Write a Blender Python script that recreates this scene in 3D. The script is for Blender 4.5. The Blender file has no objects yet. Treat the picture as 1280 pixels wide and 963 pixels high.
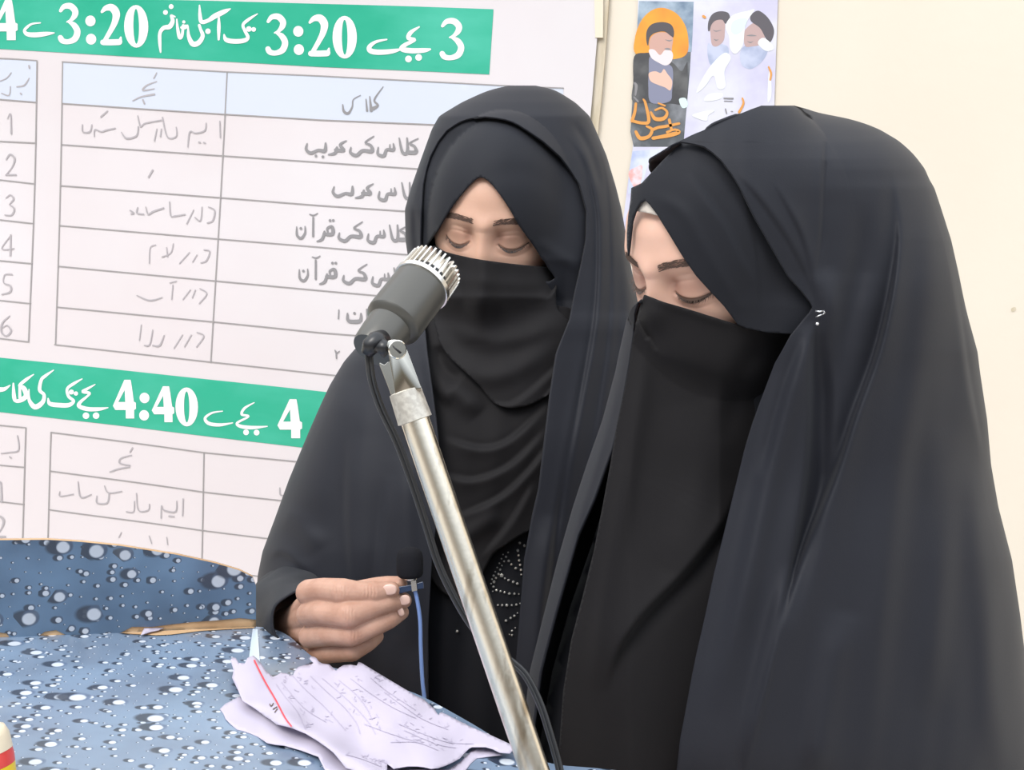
import bpy, bmesh, math, random
import numpy as np
from mathutils import Vector, Matrix
from mathutils.geometry import delaunay_2d_cdt
random.seed(5); RNG = np.random.default_rng(5)
SC = bpy.context.scene
COL = SC.collection

# ------------------------------------------------------------------ camera
F, CX, CY = 1500.0, 640.0, 481.5
YAW, PITCH, ROLL = map(math.radians, (12.435, 7.317, 4.390))
CAM = np.array([0.0, 0.0, 1.45])
FW = np.array([-math.sin(YAW)*math.cos(PITCH), math.cos(YAW)*math.cos(PITCH), -math.sin(PITCH)])
_r0 = np.array([math.cos(YAW), math.sin(YAW), 0.0]); _u0 = np.cross(_r0, FW)
RT = _r0*math.cos(ROLL) + _u0*math.sin(ROLL)
UP = -_r0*math.sin(ROLL) + _u0*math.cos(ROLL)
cd = bpy.data.cameras.new('camera'); cam = bpy.data.objects.new('camera', cd); COL.objects.link(cam)
cd.sensor_width = 36.0; cd.lens = F/1280.0*36.0; cd.clip_start = 0.02; cd.clip_end = 100
cam.matrix_world = Matrix(((RT[0], UP[0], -FW[0], CAM[0]), (RT[1], UP[1], -FW[1], CAM[1]), (RT[2], UP[2], -FW[2], CAM[2]), (0, 0, 0, 1)))
SC.camera = cam

# ------------------------------------------------------------------ world, lamps, exposure
w = bpy.data.worlds.new('world'); SC.world = w; w.use_nodes = True
nt = w.node_tree; nt.nodes.clear()
geo = nt.nodes.new('ShaderNodeNewGeometry'); sep = nt.nodes.new('ShaderNodeSeparateXYZ')
mr = nt.nodes.new('ShaderNodeMapRange'); mr.inputs[1].default_value = -0.3; mr.inputs[2].default_value = 0.5
rp = nt.nodes.new('ShaderNodeValToRGB')
E_ = rp.color_ramp.elements; E_[0].color = (.30, .26, .22, 1); E_[1].color = (1.75, 1.86, 2.0, 1)
for p_, c_ in ((.30, (.34,.30,.26,1)), (.37, (.10,.085,.07,1)), (.47, (.16,.15,.12,1)), (.56, (.34,.37,.40,1)), (.76, (.80,.87,.94,1))):
    e_ = E_.new(p_); e_.color = c_
bg = nt.nodes.new('ShaderNodeBackground'); bg.inputs[1].default_value = 1.15
wo = nt.nodes.new('ShaderNodeOutputWorld')
tc = nt.nodes.new('ShaderNodeTexCoord')
nt.links.new(tc.outputs['Generated'], sep.inputs[0]); nt.links.new(sep.outputs[2], mr.inputs[0])
nt.links.new(mr.outputs[0], rp.inputs[0]); nt.links.new(rp.outputs[0], bg.inputs[0]); nt.links.new(bg.outputs[0], wo.inputs[0])
def sun(name, direction, strength, angle, color):
    l = bpy.data.lights.new(name, 'SUN'); l.energy = strength; l.angle = math.radians(angle); l.color = color
    o = bpy.data.objects.new(name, l); COL.objects.link(o); o.location = (0, -3, 5)
    o.rotation_euler = Vector(direction).to_track_quat('-Z', 'Y').to_euler(); return o
sun('soft_sun', (0.40, 0.75, -0.95), 2.3, 25, (1.0, 0.95, 0.88))
SC.view_settings.view_transform = 'Standard'; SC.view_settings.look = 'None'
SC.view_settings.exposure = 0.0; SC.view_settings.gamma = 1.0; SC.view_settings.use_curve_mapping = False

# ------------------------------------------------------------------ geometry helpers
def P(px, py, d):
    px, py, d = np.broadcast_arrays(np.asarray(px, float), np.asarray(py, float), np.asarray(d, float))
    return CAM + d[..., None]*(FW + RT*((px-CX)/F)[..., None] - UP*((py-CY)/F)[..., None])
def ray(px, py):
    px, py = np.broadcast_arrays(np.asarray(px, float), np.asarray(py, float))
    return FW + RT*((px-CX)/F)[..., None] - UP*((py-CY)/F)[..., None]
def on_plane(px, py, pt, n):
    r = ray(px, py); n = np.asarray(n, float)
    return CAM + r*(((np.asarray(pt)-CAM) @ n)/(r @ n))[..., None]
def V(px, py, d): return Vector(P(px, py, d))
WALL_Y = 2.02
TABLE_Z = 1.09
def on_table(px, py, h=0.0): return on_plane(px, py, (0, 0, TABLE_Z+h) if np.isscalar(h) else (0, 0, TABLE_Z), (0, 0, 1))

def tag(o, label=None, cat=None, group=None, kind=None):
    if label: o['label'] = label
    if cat: o['category'] = cat
    if group: o['group'] = group
    if kind: o['kind'] = kind
    return o
def empty(name, loc, label, cat, group=None):
    o = bpy.data.objects.new(name, None); o.empty_display_size = 0.05; COL.objects.link(o); o.location = loc
    return tag(o, label, cat, group)
def obj(name, verts, faces, mat, parent=None, smooth=True, uvs=None):
    me = bpy.data.meshes.new(name)
    me.from_pydata([tuple(map(float, v)) for v in verts], [], [tuple(int(i) for i in f) for f in faces]); me.update()
    if mat: me.materials.append(mat)
    if smooth: me.polygons.foreach_set('use_smooth', [True]*len(me.polygons))
    if uvs is not None:
        ul = me.uv_layers.new(name='UVMap'); vi = np.empty(len(me.loops), int); me.loops.foreach_get('vertex_index', vi)
        ul.data.foreach_set('uv', np.asarray(uvs, float)[vi].ravel())
    o = bpy.data.objects.new(name, me); COL.objects.link(o)
    if parent: setparent(o, parent)
    return o
def wmat(o):
    m = o.matrix_basis.copy()
    if o.parent: m = wmat(o.parent) @ o.matrix_parent_inverse @ m
    return m
def setparent(o, p):
    o.parent = p; o.matrix_parent_inverse = wmat(p).inverted()
def from_bm(name, bm, mat, parent=None, smooth=True):
    bmesh.ops.recalc_face_normals(bm, faces=bm.faces)
    me = bpy.data.meshes.new(name); bm.to_mesh(me); bm.free()
    if mat: me.materials.append(mat)
    if smooth: me.polygons.foreach_set('use_smooth', [True]*len(me.polygons))
    o = bpy.data.objects.new(name, me); COL.objects.link(o)
    if parent: setparent(o, parent)
    return o
def solidify(o, t, off=-1.0):
    m = o.modifiers.new('solid', 'SOLIDIFY'); m.thickness = t; m.offset = off; m.use_rim = True; return o
def autosmooth(o, ang=35):
    me = o.data; bm = bmesh.new(); bm.from_mesh(me)
    for e in bm.edges:
        if len(e.link_faces) == 2 and e.calc_face_angle(0) > math.radians(ang): e.smooth = False
    bm.to_mesh(me); bm.free(); return o
def box_pts(bm, c8):
    vs = [bm.verts.new(p) for p in c8]
    for f in ((0,1,2,3),(7,6,5,4),(0,4,5,1),(1,5,6,2),(2,6,7,3),(3,7,4,0)): bm.faces.new([vs[i] for i in f])
def box(bm, lo, hi):
    x0,y0,z0 = lo; x1,y1,z1 = hi
    box_pts(bm, [(x0,y0,z0),(x1,y0,z0),(x1,y1,z0),(x0,y1,z0),(x0,y0,z1),(x1,y0,z1),(x1,y1,z1),(x0,y1,z1)])
def frame_of(ax):
    ax = Vector(ax).normalized(); t = Vector((0,0,1)) if abs(ax.z) < .9 else Vector((1,0,0))
    u = ax.cross(t).normalized(); return ax, u, ax.cross(u)
def lathe(bm, o, ax, prof, n=40, cap=True):
    """prof: list of (distance along ax, radius)"""
    ax, u, v = frame_of(ax); o = Vector(o); rings = []
    for t, r in prof:
        rings.append([bm.verts.new(o+ax*t+(u*math.cos(a)+v*math.sin(a))*r) for a in [2*math.pi*i/n for i in range(n)]])
    for a, b in zip(rings, rings[1:]):
        for i in range(n): bm.faces.new((a[i], a[(i+1)%n], b[(i+1)%n], b[i]))
    if cap:
        bm.faces.new(rings[0][::-1]); bm.faces.new(rings[-1])
def catmull(pts, n=8, closed=False):
    pts = np.asarray(pts, float); out = []
    N = len(pts)
    if N < 3: 
        return np.array([pts[0]+(pts[-1]-pts[0])*t for t in np.linspace(0, 1, n+1)])
    rng = range(N) if closed else range(N-1)
    for i in rng:
        if closed: p0, p1, p2, p3 = pts[(i-1)%N], pts[i], pts[(i+1)%N], pts[(i+2)%N]
        else: p0, p1, p2, p3 = pts[max(i-1,0)], pts[i], pts[i+1], pts[min(i+2,N-1)]
        for t in np.arange(n)/n:
            out.append(.5*((2*p1)+(-p0+p2)*t+(2*p0-5*p1+4*p2-p3)*t*t+(-p0+3*p1-3*p2+p3)*t**3))
    if not closed: out.append(pts[-1])
    return np.array(out)
def tube(bm, pts, r, n=12, cap=True, flat=1.0):
    pts = [Vector(p) for p in pts]; R = r if hasattr(r, '__len__') else [r]*len(pts)
    rings = []; prev = None
    for i, p in enumerate(pts):
        t = (pts[min(i+1,len(pts)-1)]-pts[max(i-1,0)]).normalized()
        if prev is None: _, u, v = frame_of(t)
        else:
            u = (prev - t*prev.dot(t)).normalized(); v = t.cross(u)
        prev = u
        rings.append([bm.verts.new(p+(u*math.cos(a)+v*math.sin(a)*flat)*R[i]) for a in [2*math.pi*k/n for k in range(n)]])
    for a, b in zip(rings, rings[1:]):
        for i in range(n): bm.faces.new((a[i], a[(i+1)%n], b[(i+1)%n], b[i]))
    if cap: bm.faces.new(rings[0][::-1]); bm.faces.new(rings[-1])
def ball(bm, c, r, sub=2, scale=None):
    g = bmesh.ops.create_icosphere(bm, subdivisions=sub, radius=1.0)
    s = scale or (r, r, r)
    for v in g['verts']: v.co = Vector(c)+Vector((v.co.x*s[0], v.co.y*s[1], v.co.z*s[2]))

def densify(poly, sp):
    out = []; n = len(poly)
    for i in range(n):
        a = np.array(poly[i], float); b = np.array(poly[(i+1)%n], float); k = max(1, int(round(np.linalg.norm(b-a)/sp)))
        for j in range(k): out.append(a+(b-a)*j/k)
    return np.array(out)
def inside(px, py, poly):
    r = np.zeros(len(px), bool); n = len(poly)
    for i in range(n):
        x0, y0 = poly[i]; x1, y1 = poly[(i+1)%n]
        c = (y0 > py) != (y1 > py)
        with np.errstate(divide='ignore', invalid='ignore'):
            r ^= c & (px < (x1-x0)*(py-y0)/(y1-y0+1e-30)+x0)
    return r
def cdt(poly, sp, holes=(), interior=True):
    """triangulated region bounded by poly with grid points inside"""
    loops = [densify(poly, sp)]+[densify(h, sp) for h in holes]
    pts = []; edges = []; k = 0
    for L in loops:
        n = len(L); pts.append(L); edges += [(k+i, k+(i+1)%n) for i in range(n)]; k += n
    bd = np.vstack(pts)
    if interior:
        lo = bd.min(0); hi = bd.max(0)
        gx, gy = np.meshgrid(np.arange(lo[0]+sp*.5, hi[0], sp), np.arange(lo[1]+sp*.5, hi[1], sp*.9))
        gx[::2] += sp*.5; g = np.c_[gx.ravel(), gy.ravel()]
        m = inside(g[:,0], g[:,1], loops[0])
        for L in loops[1:]: m &= ~inside(g[:,0], g[:,1], L)
        g = g[m]
        cell = {}
        for q in bd: cell.setdefault((int(q[0]//sp), int(q[1]//sp)), []).append(q)
        keep = []
        for q in g:
            cxi, cyi = int(q[0]//sp), int(q[1]//sp); ok = True
            for a in (-1,0,1):
                for b in (-1,0,1):
                    for t in cell.get((cxi+a, cyi+b), ()):
                        if (t[0]-q[0])**2+(t[1]-q[1])**2 < (sp*.45)**2: ok = False; break
                    if not ok: break
                if not ok: break
            if ok: keep.append(q)
        if keep: pts.append(np.array(keep))
    pts = np.vstack(pts)
    v, e, f, *_ = delaunay_2d_cdt([Vector(p) for p in pts], edges, [], 1, 1e-6)
    v = np.array([tuple(p) for p in v]); f = np.array(f)
    c = v[f].mean(1); m = inside(c[:,0], c[:,1], loops[0])
    for L in loops[1:]: m &= ~inside(c[:,0], c[:,1], L)
    return v, f[m]
def patch(name, poly, sp, fn, mat, parent=None, holes=(), interior=True, thick=0, uv=None, smooth=True):
    v, f = cdt(poly, sp, holes, interior)
    W = fn(v[:,0], v[:,1])
    # orient towards the camera
    a, b, c = W[f[:,0]], W[f[:,1]], W[f[:,2]]
    nn = np.cross(b-a, c-a); flip = (nn*(CAM-a)).sum(1) < 0
    f[flip] = f[flip][:, ::-1]
    o = obj(name, W, f, mat, parent, smooth, uvs=(uv(W, v) if uv else None))
    if thick: solidify(o, thick)
    return o

# ------------------------------------------------------------------ materials
def mat(name, color, rough=.6, metal=0, spec=.5, sheen=0, bump=None, noise=None, coat=0, sss=0, trans=0):
    m = bpy.data.materials.new(name); m.use_nodes = True; n = m.node_tree; b = n.nodes['Principled BSDF']
    b.inputs['Base Color'].default_value = (*color, 1); b.inputs['Roughness'].default_value = rough
    b.inputs['Metallic'].default_value = metal; b.inputs['Specular IOR Level'].default_value = spec
    b.inputs['Sheen Weight'].default_value = sheen; b.inputs['Coat Weight'].default_value = coat
    if sheen: b.inputs['Sheen Roughness'].default_value = .5
    if sss: b.inputs['Subsurface Weight'].default_value = sss; b.inputs['Subsurface Radius'].default_value = (.012,.004,.002); b.inputs['Subsurface Scale'].default_value = 1
    t = n.nodes.new('ShaderNodeTexCoord')
    if noise:   # (scale, colour2, contrast lo, hi)
        nz = n.nodes.new('ShaderNodeTexNoise'); nz.inputs['Scale'].default_value = noise[0]; nz.inputs['Detail'].default_value = 5
        cr = n.nodes.new('ShaderNodeValToRGB'); cr.color_ramp.elements[0].position = noise[2]; cr.color_ramp.elements[1].position = noise[3]
        cr.color_ramp.elements[0].color = (*color, 1); cr.color_ramp.elements[1].color = (*noise[1], 1)
        if len(noise) > 4:
            mp = n.nodes.new('ShaderNodeMapping'); mp.inputs['Scale'].default_value = noise[4]
            n.links.new(t.outputs['Object'], mp.inputs[0]); n.links.new(mp.outputs[0], nz.inputs['Vector'])
        else: n.links.new(t.outputs['Object'], nz.inputs['Vector'])
        n.links.new(nz.outputs['Fac'], cr.inputs[0]); n.links.new(cr.outputs[0], b.inputs['Base Color'])
    if bump:    # (scale, strength, distance)
        nz = n.nodes.new('ShaderNodeTexNoise'); nz.inputs['Scale'].default_value = bump[0]; nz.inputs['Detail'].default_value = 4
        n.links.new(t.outputs['Object'], nz.inputs['Vector'])
        bp = n.nodes.new('ShaderNodeBump'); bp.inputs['Strength'].default_value = bump[1]; bp.inputs['Distance'].default_value = bump[2]
        n.links.new(nz.outputs['Fac'], bp.inputs['Height']); n.links.new(bp.outputs[0], b.inputs['Normal'])
    return m
def hexc(r, g, b): return tuple(((c/255+.055)/1.055)**2.4 if c > 10 else c/255/12.92 for c in (r, g, b))
M = {}
M['wall'] = mat('painted_plaster', (.76,.68,.575), .8, bump=(60,.15,.002), noise=(3,(.78,.71,.605),.4,.7))
M['floor'] = mat('terrazzo', (.38,.35,.31), .5, noise=(30,(.45,.42,.38),.4,.6))
M['batten'] = mat('worn_wood_strip', (.50,.42,.28), .8, noise=(25,(.70,.62,.50),.35,.6,(2,2,.3)))
M['batten_pale'] = mat('cream_paint', (.78,.70,.56), .6)
M['banner'] = mat('vinyl_banner', (.70,.64,.655), .38, spec=.35, bump=(5,.12,.01), noise=(1.6,(.72,.68,.70),.4,.6))
M['green'] = mat('green_print', (.018,.40,.25), .33, spec=.6, bump=(9,.25,.01), noise=(4,(.07,.50,.36),.45,.75,(1,1,2.2)))  # paler noise streaks paint glare into the bar colour
M['white_print'] = mat('white_print', (.86,.82,.83), .5)
M['blue_print'] = mat('pale_blue_print', (.62,.66,.76), .4)
M['grid'] = mat('grey_grid_print', (.33,.31,.31), .6)
M['letter'] = mat('grey_letter_print', (.27,.26,.27), .6)
M['pencil'] = mat('handwriting_ink', (.42,.39,.41), .7)
M['black'] = mat('black_crepe', (.0120,.0130,.0190), .62, spec=.24, sheen=.06, bump=(900,.12,.0006))
M['black2'] = mat('black_headscarf', (.0120,.0130,.0180), .7, spec=.22, sheen=.05, bump=(1100,.12,.0005))
M['veil'] = mat('black_veil_chiffon', (.0100,.0090,.0100), .72, spec=.18, sheen=.03, bump=(1300,.15,.0005))
M['dress'] = mat('black_dress', (.006,.0065,.0095), .7, spec=.2, sheen=.05)
M['skin_a'] = mat('skin_warm', (.58,.35,.255), .5, spec=.35, sss=.12, noise=(35,(.63,.39,.29),.35,.65), bump=(420,.10,.0008))
M['skin_b'] = mat('skin_fair', (.69,.425,.325), .5, spec=.35, sss=.12, noise=(35,(.73,.46,.36),.35,.65), bump=(420,.08,.0008))
M['skin_hand'] = mat('skin_hand', (.40,.220,.155), .5, spec=.35, sss=.08, noise=(60,(.48,.285,.21),.35,.65), bump=(300,.3,.0012))
M['lid'] = mat('skin_lid_brown', (.30,.16,.11), .6)
M['eye'] = mat('eye_dark', (.02,.012,.01), .15)
M['hair'] = mat('dark_brow_hair', (.10,.06,.045), .7)
M['nail'] = mat('fingernail', (.60,.40,.33), .25, spec=.6)
M['underscarf'] = mat('beige_underscarf', (.62,.56,.50), .8)
M['mic_grey'] = mat('mic_grey_enamel', (.088,.085,.077), .34, spec=.5, metal=.3)
M['mic_black'] = mat('mic_black_plastic', (.012,.012,.014), .35)
M['chrome'] = mat('chrome', (.80,.77,.70), .10, metal=1)
M['silver'] = mat('silver_grille', (.74,.71,.66), .25, metal=1)
M['pole'] = mat('worn_nickel_tube', (.47,.39,.29), .27, metal=1, bump=(200,.12,.0006), noise=(110,(.86,.79,.67),.32,.5,(1,1,.12)))
M['coupler'] = mat('knurled_steel', (.50,.47,.42), .5, metal=.75, noise=(300,(.62,.59,.53),.4,.6), bump=(500,.3,.0006))
M['cable'] = mat('black_rubber_cable', (.016,.016,.018), .3, spec=.6)
M['foam'] = mat('black_foam', (.014,.014,.017), .95, spec=.1, bump=(2500,.8,.001))
M['navy'] = mat('navy_clip', (.02,.035,.075), .25)
M['bluecable'] = mat('blue_cable', (.16,.25,.50), .4)
M['paper'] = mat('white_paper', (.465,.42,.51), .75, noise=(12,(.445,.405,.495),.4,.6))
M['ink'] = mat('grey_ink', (.40,.36,.46), .8)
M['red'] = mat('red_ink', (.75,.07,.09), .7)
M['wood'] = mat('bare_plywood', (.55,.36,.20), .7, noise=(8,(.44,.27,.14),.4,.65,(1,8,8)))
M['cream'] = mat('cream_plastic', (.80,.68,.50), .35)
M['redp'] = mat('red_plastic', (.75,.07,.06), .3)
M['yellowp'] = mat('yellow_plastic', (.90,.62,.02), .3)
M['crystal'] = mat('rhinestone', (.95,.93,.88), .08, spec=1.0, metal=.7)
M['pin'] = mat('steel_pin', (.8,.8,.82), .2, metal=.8)

def drops_material(glare):
    """printed rain-drop pattern on the plastic sheet (flat print, UV in metres)"""
    m = bpy.data.materials.new('raindrop_print_sheet'); m.use_nodes = True; n = m.node_tree; N = n.nodes.new; L = n.links.new
    b = n.nodes['Principled BSDF']; b.inputs['Roughness'].default_value = .36; b.inputs['Specular IOR Level'].default_value = .9; b.inputs['Coat Weight'].default_value = .8; b.inputs['Coat Roughness'].default_value = .30
    uv = N('ShaderNodeUVMap'); uv.uv_map = 'UVMap'
    def math_(op, a, c=None, clamp=False):
        x = N('ShaderNodeMath'); x.operation = op; x.use_clamp = clamp
        for i, q in enumerate((a, c)):
            if q is None: continue
            if isinstance(q, (int, float)): x.inputs[i].default_value = q
            else: L(q, x.inputs[i])
        return x.outputs[0]
    def mixc(f, a, c):
        x = N('ShaderNodeMix'); x.data_type = 'RGBA'; L(f, x.inputs[0])
        for i, q in ((6, a), (7, c)):
            if isinstance(q, tuple): x.inputs[i].default_value = (*q, 1)
            else: L(q, x.inputs[i])
        return x.outputs[2]
    nz = N('ShaderNodeTexNoise'); nz.inputs['Scale'].default_value = 14; nz.inputs['Detail'].default_value = 3; L(uv.outputs[0], nz.inputs['Vector'])
    cr = N('ShaderNodeValToRGB'); cr.color_ramp.elements[0].position = .35; cr.color_ramp.elements[1].position = .68
    cr.color_ramp.elements[0].color = (*hexc(56,80,106), 1); cr.color_ramp.elements[1].color = (*hexc(86,114,142), 1)
    L(nz.outputs['Fac'], cr.inputs[0]); col = cr.outputs[0]
    if glare:      # sky glare on the flat top, painted in as broad paler patches
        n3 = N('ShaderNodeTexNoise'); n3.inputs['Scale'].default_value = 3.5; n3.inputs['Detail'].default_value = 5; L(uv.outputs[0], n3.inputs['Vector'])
        col = mixc(math_('MULTIPLY', math_('ADD', n3.outputs['Fac'], .25), glare, True), col, hexc(178, 190, 208))
    for scale, rmin, rvar, off in ((95, .05, .25, (3.3, 1.7)), (40, .06, .22, (0, 0)), (27, .08, .13, (7.7, 5.2))):
        mp = N('ShaderNodeMapping'); mp.inputs['Location'].default_value = (*off, 0); mp.inputs['Scale'].default_value = (scale, scale, 1)
        L(uv.outputs[0], mp.inputs[0])
        vo = N('ShaderNodeTexVoronoi'); vo.voronoi_dimensions = '2D'; vo.inputs['Scale'].default_value = 1; vo.inputs['Randomness'].default_value = .75
        L(mp.outputs[0], vo.inputs['Vector'])
        sb = N('ShaderNodeVectorMath'); sb.operation = 'SUBTRACT'; L(mp.outputs[0], sb.inputs[0]); L(vo.outputs['Position'], sb.inputs[1])
        sp_ = N('ShaderNodeSeparateXYZ'); L(sb.outputs[0], sp_.inputs[0])
        sc_ = N('ShaderNodeSeparateColor'); L(vo.outputs['Color'], sc_.inputs[0])
        q = math_('POWER', sc_.outputs[0], 2.2)
        r = math_('ADD', math_('MULTIPLY', q, rvar), rmin)
        if scale == 27: r = math_('MULTIPLY', r, math_('GREATER_THAN', sc_.outputs[1], .62))
        x, y = sp_.outputs[0], sp_.outputs[1]
        def blob(dx, dy, sx, sy, rr, soft):
            ax_ = math_('MULTIPLY', math_('ADD', x, math_('MULTIPLY', r, dx)), sx); ay_ = math_('MULTIPLY', math_('ADD', y, math_('MULTIPLY', r, dy)), sy)
            dist = math_('SQRT', math_('ADD', math_('MULTIPLY', ax_, ax_), math_('MULTIPLY', ay_, ay_)))
            k = math_('DIVIDE', math_('SUBTRACT', math_('MULTIPLY', r, rr), dist), math_('ADD', math_('MULTIPLY', r, soft), .0005))
            return math_('ADD', math_('MULTIPLY', k, 1.0), .5, True)
        sh = math_('MULTIPLY', blob(.85, .10, .72, 1.0, 1.12, .35), .95)
        col = mixc(sh, col, hexc(20, 33, 52))
        col = mixc(blob(0, 0, 1, 1, 1.05, .18), col, (hexc(92, 110, 136) if glare else hexc(52, 68, 92)))  # ring and drop tones also paler on the top, same painted glare
        col = mixc(blob(.20, .16, 1.0, 1.05, .80, .20), col, (hexc(200, 206, 214) if glare else hexc(176, 182, 192)))
        col = mixc(math_('MULTIPLY', blob(-.55, -.45, 1.6, 1.6, .42, .5), .5), col, hexc(66, 82, 106))
    # worn pale stain
    st = N('ShaderNodeTexNoise'); st.inputs['Scale'].default_value = 9; st.inputs['Detail'].default_value = 4; L(uv.outputs[0], st.inputs['Vector'])
    f = math_('MULTIPLY', math_('MULTIPLY', math_('SUBTRACT', st.outputs['Fac'], .60, True), 3.0, True), .8)
    col = mixc(f, col, hexc(160, 152, 136))
    L(col, b.inputs['Base Color'])
    bp = N('ShaderNodeBump'); bp.inputs['Strength'].default_value = .15; bp.inputs['Distance'].default_value = .004
    n2 = N('ShaderNodeTexNoise'); n2.inputs['Scale'].default_value = 22; L(uv.outputs[0], n2.inputs['Vector']); L(n2.outputs['Fac'], bp.inputs['Height']); L(bp.outputs[0], b.inputs['Normal'])
    return m
M['drops'] = drops_material(0.0); M['drops_top'] = drops_material(.30)  # the top gets a lighter copy with sky glare in its colour

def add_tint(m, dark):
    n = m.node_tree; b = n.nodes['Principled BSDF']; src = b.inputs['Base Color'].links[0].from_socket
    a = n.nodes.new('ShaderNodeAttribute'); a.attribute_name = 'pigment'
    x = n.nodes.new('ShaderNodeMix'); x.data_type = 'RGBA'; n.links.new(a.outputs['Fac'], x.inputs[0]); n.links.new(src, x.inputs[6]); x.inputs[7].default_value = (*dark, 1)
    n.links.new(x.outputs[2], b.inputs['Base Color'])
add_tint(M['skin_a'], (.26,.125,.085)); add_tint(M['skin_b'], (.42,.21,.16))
# ------------------------------------------------------------------ setting
bm = bmesh.new(); box(bm, (-6, WALL_Y, 0), (6, WALL_Y+.2, 3.2)); tag(from_bm('wall_back', bm, M['wall'], smooth=False), kind='structure')
bm = bmesh.new(); box(bm, (-6, -5, -.1), (6, WALL_Y, 0)); tag(from_bm('floor', bm, M['floor'], smooth=False), kind='structure')
def wallp(px, py, off=0.0):
    return on_plane(px, py, (0, WALL_Y-off, 0), (0, 1, 0))
def wob(x, z):
    return .0035*np.sin(x*5.1+z*1.3)+.0025*np.sin(z*7.3-x*2.1)+.0012*np.sin(x*17+z*9)
def ban(off):
    def f(px, py):
        W = wallp(px, py, .016); W[:,1] = WALL_Y-.016+wob(W[:,0], W[:,2])-off; return W
    return f
# wooden strip beside the banner
def slab(name, poly, off, thick, m, parent=None):
    v, f = cdt(poly, 30, interior=False)
    W = wallp(v[:,0], v[:,1], off); a, b, c = W[f[:,0]], W[f[:,1]], W[f[:,2]]
    fl = np.cross(b-a, c-a)[:,1] > 0; f[fl] = f[fl][:, ::-1]
    o = obj(name, W, f, m, parent, False); solidify(o, thick); return o
tag(slab('trim_1', [(741,-120),(765,-120),(761,0),(757,60),(752,120),(747,168),(735,168),(738,60)], .008, .0078, M['batten']), kind='structure')
tag(slab('trim_2', [(745,-120),(758,-120),(754,-2),(753.5,47),(744,47),(743,0)], .014, .0055, M['batten_pale']), kind='structure')

# ------------------------------------------------------------------ banner
x_r = wallp(np.array([747.]), np.array([60.]))[0][0]
banner = empty('banner', (x_r-.9, WALL_Y-.016, .6), 'large white vinyl timetable banner with green bars hanging on the wall behind the women', 'banner')
nx, nz = 120, 120
gx, gz = np.meshgrid(np.linspace(x_r-2.1, x_r, nx), np.linspace(.75, 2.45, nz))
vv = np.c_[gx.ravel(), np.full(nx*nz, WALL_Y-.016)+wob(gx.ravel(), gz.ravel()), gz.ravel()]
ff = [(j*nx+i, j*nx+i+1, (j+1)*nx+i+1, (j+1)*nx+i) for j in range(nz-1) for i in range(nx-1)]
sheet = obj('banner_sheet', vv, ff, M['banner'], banner)
patch('header_bar', [(-330,-28),(144,-2),(350,3.5),(616.5,11.3),(611.5,93),(400,83.7),(200,72.5),(0,61),(-330,42)], 12, ban(.0006), M['green'], banner)
patch('header_bar', [(-330,405),(0,447),(400,489),(520,502),(515,577),(380,560),(0,515),(-330,474)], 12, ban(.0006), M['green'], banner)
patch('header_row', [(76.5,77),(284,90),(400,95),(549,103),(650,108),(704,110),(702,166),(540,156),(400,150),(283,143),(76.5,129)], 12, ban(.0005), M['blue_print'], banner)
patch('header_row', [(-60,72),(45,75.5),(43,127.5),(-60,119)], 12, ban(.0005), M['blue_print'], banner)
_id = [0]
def nid():
    _id[0] += 1; return _id[0] % 9
def ribbon(acc, pts, w, n=6):
    """pts (x,y[,w]) -> quads appended in px space"""
    a = np.array([(p[0], p[1], p[2] if len(p) > 2 else w) for p in pts], float)
    a = catmull(a, n)
    d = np.gradient(a[:, :2], axis=0); d /= np.linalg.norm(d, axis=1)[:, None]+1e-9
    nn = np.c_[-d[:,1], d[:,0]]*(np.maximum(a[:,2], .3)/2)[:, None]
    k = len(acc[0]); L = a[:, :2]+nn; R = a[:, :2]-nn
    for i in range(len(a)): acc[0] += [L[i], R[i]]
    acc[2] += [nid()]*(2*len(a))
    for i in range(len(a)-1): acc[1].append((k+2*i, k+2*i+1, k+2*i+3, k+2*i+2))
    for c, r, dr in ((a[0, :2], a[0,2]/2, -d[0]), (a[-1, :2], a[-1,2]/2, d[-1])):
        if r > .6: disc(acc, c, r*.98, r*.98, 10)
def disc(acc, c, rx, ry, n=18):
    k = len(acc[0]); acc[0] += [np.array((c[0]+rx*math.cos(2*math.pi*i/n), c[1]+ry*math.sin(2*math.pi*i/n))) for i in range(n)]
    acc[2] += [nid()]*n; acc[1].append(tuple(range(k, k+n)))
def ringd(acc, c, rx, ry, hx, hy, n=28):
    k = len(acc[0])
    for i in range(n):
        t = 2*math.pi*i/n; acc[0] += [np.array((c[0]+rx*math.cos(t), c[1]+ry*math.sin(t))), np.array((c[0]+hx*math.cos(t), c[1]+hy*math.sin(t)))]
    acc[2] += [nid()]*(2*n)
    for i in range(n):
        j = (i+1) % n; acc[1].append((k+2*i, k+2*i+1, k+2*j+1, k+2*j))
def xf(pts, sx, ox, sy=None, oy=0, wk=1):
    sy = sy or sx
    return [(p[0]/sx+ox, p[1]/sy+oy)+((p[2]/sx*wk,) if len(p) > 2 else ()) for p in pts]
def tri_add(acc, poly, holes=()):
    v, f = cdt(poly, 100, holes, interior=False); k = len(acc[0])
    acc[2] += [nid()]*len(v); acc[0] += [np.array(p) for p in v]; acc[1] += [tuple(int(i)+k for i in t) for t in f]
def flush(name, acc, fn, m, parent, label=None):
    if not acc[1]: return
    v = np.array(acc[0]); W = fn(v[:,0], v[:,1]); W = W-ray(v[:,0], v[:,1])*(np.array(acc[2])*2.2e-5)[:, None]
    faces = []
    # tiny per-face lift keeps overlapping strokes from z-fighting
    for t in acc[1]:
        a, b, c = W[t[0]], W[t[1]], W[t[2]]
        faces.append(t if np.dot(np.cross(b-a, c-a), CAM-a) > 0 else t[::-1])
    return tag(obj(name, W, faces, m, parent, False), label)
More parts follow.
